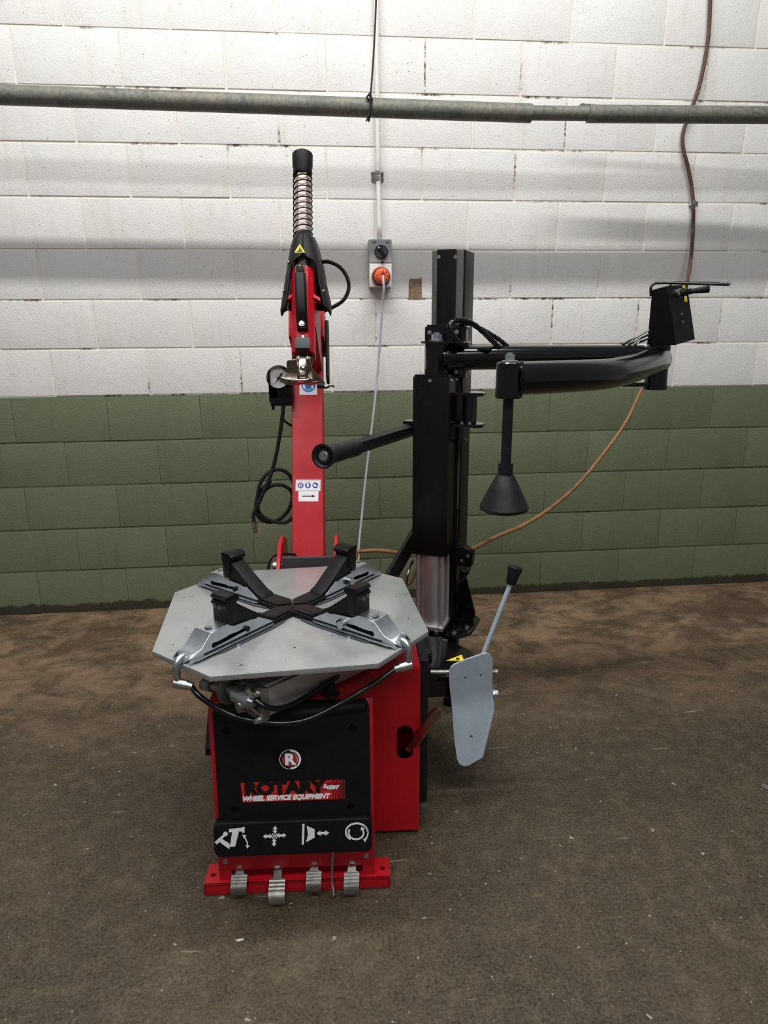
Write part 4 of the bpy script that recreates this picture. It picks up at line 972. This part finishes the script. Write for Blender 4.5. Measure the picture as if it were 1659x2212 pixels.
# --- bead breaker: arm plate, paddle, handle
z_ = .350
def zz(px, py, z=z_): q = MA.hit(px, py, z=z); return (q.x, q.y)
mb = MB()
pl1 = [(.320, .63), (.33, .36), zz(968, 1462), zz(1040, 1442), zz(1030, 1420), zz(1012, 1402), zz(985, 1390), zz(955, 1383), (.42, .63)]
mb.prism(pl1, 'z', z_-.010, z_, .002); mb.box(.335, .47, zz(950, 1462)[1]+.01, zz(950, 1462)[1]+.03, z_-.07, z_-.008, .003)
mb.prism([(x, y) for x, y in ((.33, .42), (.46, .42), (.44, .66), (.34, .74))], 'z', z_-.08, z_-.066, .002)
ba = part('breaker_arm', mb, 'black_gloss', TC, 'black bead breaker arm plate')
q = zz(922, 1420); mb = MB().lathe([(.020, 0), (.022, .1), (.022, .4), (.018, .45), (.022, .55), (.020, .95), (.012, 1)], (q[0]-.005, q[1], z_), (q[0]-.005, q[1], z_+.022), 24); part('arm_stop', mb, 'black_rubber', ba)
tri_px = [(962, 1428), (1003, 1417), (1005, 1422), (1005, 1432)]
mb = MB(); mb.prism([zz(960, 1429), zz(998, 1413), zz(1006, 1429)], 'z', z_+.0004, z_+.0010); ws = part('warning_sticker', mb, 'black_print', ba)
mb = MB(); mb.prism([zz(964, 1428), zz(997, 1415), zz(1003, 1428)], 'z', z_+.0011, z_+.0014); part('warning_field', mb, 'yellow_sticker', ws)
mb = MB(); mb.prism([zz(984, 1426), zz(986, 1422), zz(991, 1421), zz(993, 1426)], 'z', z_+.0015, z_+.0018); part('warning_glyph', mb, 'black_print', ws)
a = MA.hit(930, 1452, y=.36); b = MA.hit(1068, 1452, y=.36); mb = MB().cyl(a, b, .0065, 16); mb.cyl(b, b+(b-a).normalized()*.008, .009, 16); brd = part('breaker_rod', mb, 'steel_dull', TC)
YP = .335
def pp(x, y): q = MA.hit(840+x/4.097, 1180+y/4.097, y=YP); return (q.x, q.z)
outl = [(527, 1090), (545, 1055), (575, 1035), (700, 1000), (840, 972), (875, 968), (905, 985), (930, 1020), (932, 1060), (926, 1300), (940, 1430), (936, 1470), (890, 1590), (815, 1795), (800, 1805), (680, 1845), (640, 1846), (600, 1825), (580, 1790), (562, 1640), (552, 1400), (530, 1200)]
mb = MB()
po = [pp(*q) for q in outl]; hs = [circle(*pp(675, 1165), .0042, 12), circle(*pp(822, 1160), .0042, 12), circle(*pp(714, 1640), .0048, 12)]
bm2 = MB().holed(po, hs, 'y', 0, .007)
zbend = pp(700, 1350)[1]
def bend(v):
    dz = v.z-zbend
    y = YP+v.y+(0.0 if dz > 0 else dz*.28)
    if -.02 < dz < .02: y = YP+v.y-.28*((.02-dz)**2)/.08
    y += (v.x-.45)*.25
    return Vector((v.x, y, v.z))
mb.v = [bend(v) for v in bm2.v]; mb.f = bm2.f
# denser grid so that the bend reads: subdivide through bmesh
bm = bmesh.new(); bv = [bm.verts.new(v) for v in bm2.v]
for f in bm2.f: bm.faces.new([bv[i] for i in f])
for k in range(-3, 4):
    bmesh.ops.bisect_plane(bm, geom=bm.verts[:]+bm.edges[:]+bm.faces[:], plane_co=(0, 0, zbend+k*.007), plane_no=(0, 0, 1))
for v in bm.verts: v.co = bend(v.co)
mb = MB().frombm(bm)
pd = part('breaker_paddle', mb, 'galvanised', TC, 'blue-grey galvanised bead breaker paddle', sharp=30)
mb = MB(); q = MA.hit(1010, 1478, y=YP+.05); mb.box(q.x-.045, q.x+.06, YP+.030, YP+.075, q.z-.05, q.z+.03, .004)
part('paddle_mount', mb, 'black_satin', pd)
q = MA.hit(1066, 1500, y=YP+.05); part('mount_bolt', MB().bolt((q.x-.004, YP+.05, q.z), (1, 0, 0), .012, .016), 'zinc_bright', pd)
a = MA.hit(1041, 1420, y=YP+.03); b = MA.hit(1104, 1258, y=YP+.05); c = MA.hit(1115, 1222, y=YP+.055)
mb = MB().tube([a-(b-a)*.05, b], .0066, 16); br = part('breaker_handle', mb, 'galvanised', TC, 'straight steel breaker handle')
mb = MB().lathe([(.012, 0), (.0135, .06), (.0165, .5), (.0200, .80), (.0198, .90), (.0165, .97), (.010, 1)], b-(c-b)*.1, c, 20); part('handle_knob', mb, 'black_rubber', br, 'black rubber knob')

# ------------------------------------------------------------------ tyre lever in the cabinet slot
mb = MB(); l0 = MA.hit(864, 1641, y=.215); l1 = MA.hit(905, 1590, y=.165); l2 = MA.hit(950, 1531, y=.120)
path = [l0, l0.lerp(l1, .5), l1, l1.lerp(l2, .35), l1.lerp(l2, .6), l1.lerp(l2, .8), l1.lerp(l2, .93), l2]
wds = [.011, .012, .0125, .013, .0145, .015, .012, .006]; ths = [.005, .005, .005, .0045, .0035, .003, .0025, .002]
d = (l2-l0).normalized(); sd = d.cross(l1-(MA.I @ CAM_P)).normalized(); sd = (sd+(l1-(MA.I @ CAM_P)).normalized()*-.35); sd = (sd-d*sd.dot(d)).normalized(); nn = d.cross(sd)
mb.M = M_BASE
mb.rings([[p+sd*wd*c_+nn*th*s_ for c_, s_ in ((1, .3), (.7, 1), (-.7, 1), (-1, .3), (-1, -.3), (-.7, -1), (.7, -1), (1, -.3))] for p, wd, th in zip(path, wds, ths)])
tag(obj('tyre_lever', mb, 'chrome', None, base=True, sharp=25), 'flat chrome tyre lever stuck in the slot of the red cabinet', 'tyre lever')

# ------------------------------------------------------------------ things on the wall
SW = empty('switched_socket', Matrix.Translation(W.hit(822, 570, y=0.0)))
OFF['switched_socket'] = W.hit(822, 570, y=0.0)
tag(SW, 'grey wall switch above an orange plug socket at the conduit foot', 'power socket')
FY = -.062
def wp(px, py, y=FY): return W.hit(px, py, y=y)
a = wp(797, 516); b = wp(847, 620)
x0, x1, zt_, zb_ = a.x, b.x, a.z, b.z; zm = wp(822, 568).z
mb = MB().box(x0, x1, -.050, -.0, zb_, zt_, .006); hs_ = obj('socket_housing', mb, 'switch_grey', SW)
mb = MB().box(x0+.001, x1-.001, -.062, -.048, zm+.001, zt_-.001, .005); up_ = obj('switch_plate', mb, 'switch_grey', SW)
mb = MB().box(x0+.001, x1-.001, -.060, -.048, zb_+.001, zm-.001, .004); lw_ = obj('socket_plate', mb, 'conduit_white', SW)
kc_ = wp(824, 544, -.07); kr = .028
mb = MB().lathe([(kr*1.05, 0), (kr, .5), (kr*.9, .9), (kr*.85, 1)], (kc_.x, -.061, kc_.z), (kc_.x, -.074, kc_.z), 30); kn = obj('switch_knob', mb, 'black_plastic', SW)
kn.data.materials[0] = MATS['dark_grey']
mb = MB(); Mk = Matrix.Translation((kc_.x, -.074, kc_.z)) @ Matrix.Rotation(R(-38), 4, 'Y'); mb.M = Mk; mb.box(-.0065, .0065, -.010, .004, -.026, .026, .0015); obj('knob_bar', mb, 'black_plastic', kn)
mb = MB(Mk).prism([(-.004, .017), (.004, .017), (0, .025)], 'y', -.0106, -.0101); obj('knob_pointer', mb, 'white_print', kn)
mb = MB()
for txt, px in (('OFF', 809), ('ON', 837)):
    q = wp(px, 524, -.0625); mb.text(txt, .0120, Matrix.Translation((q.x, -.0626, q.z)) @ Matrix.Rotation(R(90), 4, 'X'), .0002, .0002, 0, .8)
    q = wp(px, 519.5, -.0625); mb.prism([(q.x-.0015, q.z+.0015), (q.x+.0015, q.z+.0015), (q.x, q.z-.0012)], 'y', -.0630, -.0625)
obj('switch_lettering', mb, 'black_print', up_)
sc_ = wp(823.5, 597, -.075)
mb = MB().lathe([(.040, 0), (.040, .4), (.038, .9), (.034, 1.0), (.033, .5)], (sc_.x, -.060, sc_.z), (sc_.x, -.082, sc_.z), 32); obj('socket_ring', mb, 'rust_brown', lw_)
q = wp(826, 566, -.063); mb = MB().box(q.x-.004, q.x+.004, -.068, -.058, q.z-.004, q.z+.004, .001); obj('flap_catch', mb, 'black_print', lw_)
# orange plug with its grey cord
PC = empty('power_cord', Matrix.Translation((sc_.x, -.08, sc_.z))); OFF['power_cord'] = Vector((sc_.x, -.08, sc_.z))
tag(PC, 'grey power cord with orange plug hanging from the wall socket behind the machine', 'power cord')
pq = wp(827, 595, -.11)
mb = MB().lathe([(.032, 0), (.032, .3), (.028, .42), (.029, .6), (.025, .7), (.025, .96), (.021, 1.0), (.011, 1.0), (.010, .9)], (sc_.x+.001, -.074, sc_.z), (pq.x, -.122, pq.z), 28); pg = obj('plug', mb, 'orange_plastic', PC, 'orange three phase plug')
mb = MB()
for i in range(8):
    a = 2*PI*i/8; mb.sphere((pq.x+.019*math.cos(a), -.1215, pq.z+.019*math.sin(a)), .0030, 6, 4)
obj('plug_dimple', mb, 'rust_brown', pg)
cpts = [(827, 596, -.118), (828, 606, -.14), (829, 625, -.145), (826, 660, -.13), (822, 720, -.13), (816, 800, -.14), (806, 900, -.18), (796, 980, -.22), (788, 1050, -.26), (780, 1130, -.32), (775, 1180, -.38), (774, 1215, -.42)]
mb = MB().tube(spline([W.hit(x, y, y=d) for x, y, d in cpts], 6), .0052, 10); obj('cord', mb, 'cable_grey', PC)
# conduit
mb = MB(); c0_ = wp(814, -60, -.022); c1_ = wp(820, 517, -.030)
mb.tube(spline([(c0_.x, -.022, 2.75), W.hit(813, 0, y=-.022), W.hit(815, 250, y=-.022), W.hit(817, 390, y=-.022), W.hit(818.5, 450, y=-.026), c1_], 6), .0098, 16)
cdt = tag(obj('conduit_pipe', mb, 'conduit_white', None, base=True), 'white conduit pipe running straight up the wall from the grey switch', 'conduit')
q = W.hit(820, 506, y=-.030); mb = MB().cyl((q.x, -.030, zt_-.004), (q.x-.0006, -.029, zt_+.022), .0118, 18); obj('conduit_sleeve', mb, 'conduit_white', cdt)
q = W.hit(816, 381, y=-.02)
mb = MB()
for dz, sx in ((.012, 1), (-.009, 1)):
    pts = [(q.x-.026, -.003, q.z+dz), (q.x-.013, -.006, q.z+dz), (q.x-.0115, -.022, q.z+dz), (q.x-.006, -.033, q.z+dz), (q.x+.006, -.033, q.z+dz), (q.x+.0115, -.022, q.z+dz), (q.x+.013, -.006, q.z+dz), (q.x+.026, -.003, q.z+dz)]
    mb.rings([[(x, y, z-.008), (x, y, z+.008), (x, y+.002, z+.008), (x, y+.002, z-.008)] for x, y, z in pts])
sd_ = tag(obj('conduit_saddle', mb, 'steel_dull', None, base=True), 'rusty double saddle clip holding the white conduit', 'pipe clip')
for sx in (-.020, .020):
    for dz in (.012, -.009): obj('saddle_screw', MB().bolt((q.x+sx, -.003, q.z+dz), (0, -1, 0), .003, .004), 'rust_brown', sd_)

# overhead pipe, its cord and the flat bar behind it
PY_ = -.30
mb = MB(); a = W.hit(-500, 187, y=PY_); b = W.hit(1147, 245, y=PY_)
pipe = empty('steel_pipe', Matrix.Translation(W.hit(829, 236, y=PY_))); OFF['steel_pipe'] = W.hit(829, 236, y=PY_)
tag(pipe, 'long weathered grey steel pipe hung level in front of the white wall', 'pipe')
mb.cyl(a, b, .0325, 28); obj('pipe_length', mb, 'weathered_pipe', pipe)
mb = MB().cyl(W.hit(1100, 243.5, y=PY_), W.hit(1330, 246, y=PY_), .025, 24); obj('pipe_spigot', mb, 'weathered_pipe', pipe)
a = W.hit(1270, 246, y=PY_); b = W.hit(2150, 252, y=PY_); mb = MB().cyl(a, b, .0310, 28); obj('pipe_length', mb, 'weathered_pipe', pipe)
mb = MB(); a = W.hit(1252, 229, y=-.245); b = W.hit(2100, 292, y=-.245); d = b-a
mb.rings([[p+Vector((0, y, z)) for y, z in ((-.020, -.004), (.020, -.004), (.020, .004), (-.020, .004))] for p in (a, b)])
tag(obj('flat_bar', mb, 'weathered_pipe', None, base=True), 'flat rusty steel bar lying behind the right half of the overhead pipe', 'metal bar')
mb = MB(); kx = W.hit(800, 237, y=PY_)
top_ = W.hit(813, -30, y=-.31); mb.tube(spline([(top_.x+.003, -.31, 2.75), top_, W.hit(808, 100, y=-.32), W.hit(801, 200, y=-.335), W.hit(799, 206, y=-.338)], 6), .0032, 8)
mb.tube([kx+Vector((.006*math.sin(2*PI*i/24), -.036*math.cos(2*PI*i/24), .037*math.sin(2*PI*i/24))) for i in range(24)], .0034, 8, loop=True)
mb.tube(spline([W.hit(800, 200, y=-.338), W.hit(792, 212, y=-.336), W.hit(804, 214, y=-.337), W.hit(797, 205, y=-.340), W.hit(803, 208, y=-.338)], 6), .0032, 8)
mb.tube(spline([W.hit(800, 210, y=-.338), W.hit(799, 240, y=-.340), W.hit(793, 258, y=-.336), W.hit(791, 262, y=-.334)], 6), .0030, 8)
tag(obj('hanging_cord', mb, 'cord_dark', None, base=True), 'thin dark cord knotted around the overhead pipe', 'cord')

# brown air hose from above, clipped to the wall, down to the valve on the post
vw = M_BASE @ (H_L @ Vector((vb.x+.015, .10, vb.z+.022)))
hp_ = [(1536, -60, -.02), (1534, 10, -.02), (1529, 90, -.02), (1512, 180, -.02), (1490, 245, -.02), (1476, 285, -.02), (1476, 320, -.02), (1488, 370, -.02), (1497, 430, -.022), (1497, 500, -.03), (1491, 570, -.06), (1482, 620, -.09)]
mb = MB().tube(spline([W.hit(x, y, y=d) for x, y, d in hp_], 8), .0078, 12)
ah = empty('air_hose', Matrix.Translation(W.hit(1482, 620, y=-.09))); OFF['air_hose'] = W.hit(1482, 620, y=-.09)
tag(ah, 'brown braided air hose dropping down the wall and swinging across to the post', 'air hose')
obj('wall_run', mb, 'brown_hose', ah)
hp2 = [(1482, 620, -.09), (1462, 680, -.13), (1430, 760, -.19), (1386, 842, -.25), (1350, 915, -.31), (1300, 985, -.38), (1245, 1050, -.46), (1190, 1097, -.55), (1130, 1135, -.66), (1075, 1158, -.78)]
pts = [W.hit(x, y, y=d) for x, y, d in hp2]+[vw+Vector((.02, 0, .006)), vw]
mb = MB().tube(spline(pts, 8), .0075, 12); obj('hanging_run', mb, 'tan_hose', ah)
# the same hose type again behind the table
hp3 = [(862, 1195, .86), (840, 1191, .86), (810, 1189, .86), (785, 1191, .86), (770, 1196, .85)]
mb = MB(M_BASE).tube(spline([MA.hit(x, y, y=d) for x, y, d in hp3]+[Vector((.16, .84, .50)), Vector((.24, .82, .44)), MA.hit(880, 1262, y=.80), MA.hit(892, 1245, y=.82), MA.hit(905, 1225, y=.84)], 8), .0068, 12)
tag(obj('air_hose', mb, 'tan_hose', None), 'short tan braided hose curling behind the turntable to the chrome coupling', 'air hose')
q = W.hit(1500, 438, y=-.02)
mb = MB(); pts = [(q.x-.013, -.006, 0), (q.x-.011, -.020, 0), (q.x-.004, -.032, 0), (q.x+.004, -.031, 0), (q.x+.010, -.020, 0), (q.x+.012, -.005, 0), (q.x+.030, -.003, 0)]
mb.rings([[(x-.004, y, q.z-.009), (x-.004, y, q.z+.009), (x-.004, y+.002, q.z+.009), (x-.004, y+.002, q.z-.009)] for x, y, z in pts])
cl_ = tag(obj('hose_clip', mb, 'zinc_bright', None, base=True), 'bright zinc clip fixing the brown hose to the white wall', 'pipe clip')
obj('clip_screw', MB().bolt((q.x+.021, -.003, q.z), (0, -1, 0), .004, .005), 'steel_dull', cl_)

# ------------------------------------------------------------------ litter on the floor
def scrap(px, py, l, wd, ang, mat, name, label, cat, th=.0012):
    p = W.hit(px, py, z=0); mb = MB(Matrix.Translation((p.x, p.y, 0)) @ Matrix.Rotation(R(ang), 4, 'Z'))
    mb.prism([(-l/2, -wd/2), (l*.1, -wd*.6), (l/2, -wd*.35), (l*.48, wd/2), (-l*.2, wd*.42), (-l/2, wd*.55)], 'z', .0004, .0004+th)
    tag(obj(name, mb, mat, None, base=True), label, cat, 'paper scraps on the floor' if name == 'paper_scrap' else None)
scrap(519, 2031, .015, .006, 8, 'paper', 'paper_scrap', 'small white paper scrap lying alone before the pedals', 'litter')
scrap(917, 1984, .011, .002, 8, 'paper', 'paper_scrap', 'thin white sliver on the floor right of the base wing', 'litter')
scrap(1652, 1700, .020, .020, 30, 'steel_dull', 'metal_scrap', 'small flat metal piece at the right edge of the floor', 'litter', .003)
scrap(258, 1717, .008, .002, 50, 'paper', 'paper_scrap', 'tiny pale sliver on the floor left of the red cabinet', 'litter')
p = W.hit(628, 1956, z=.0026)
mb = MB().tube([(p.x+.006*math.cos(2*PI*i/16), p.y+.006*math.sin(2*PI*i/16), .0022) for i in range(13)], .0018, 8)
tag(obj('metal_ring', mb, 'steel_dull', None, base=True), 'tiny open metal ring on the floor beside the lowest pedal', 'litter')
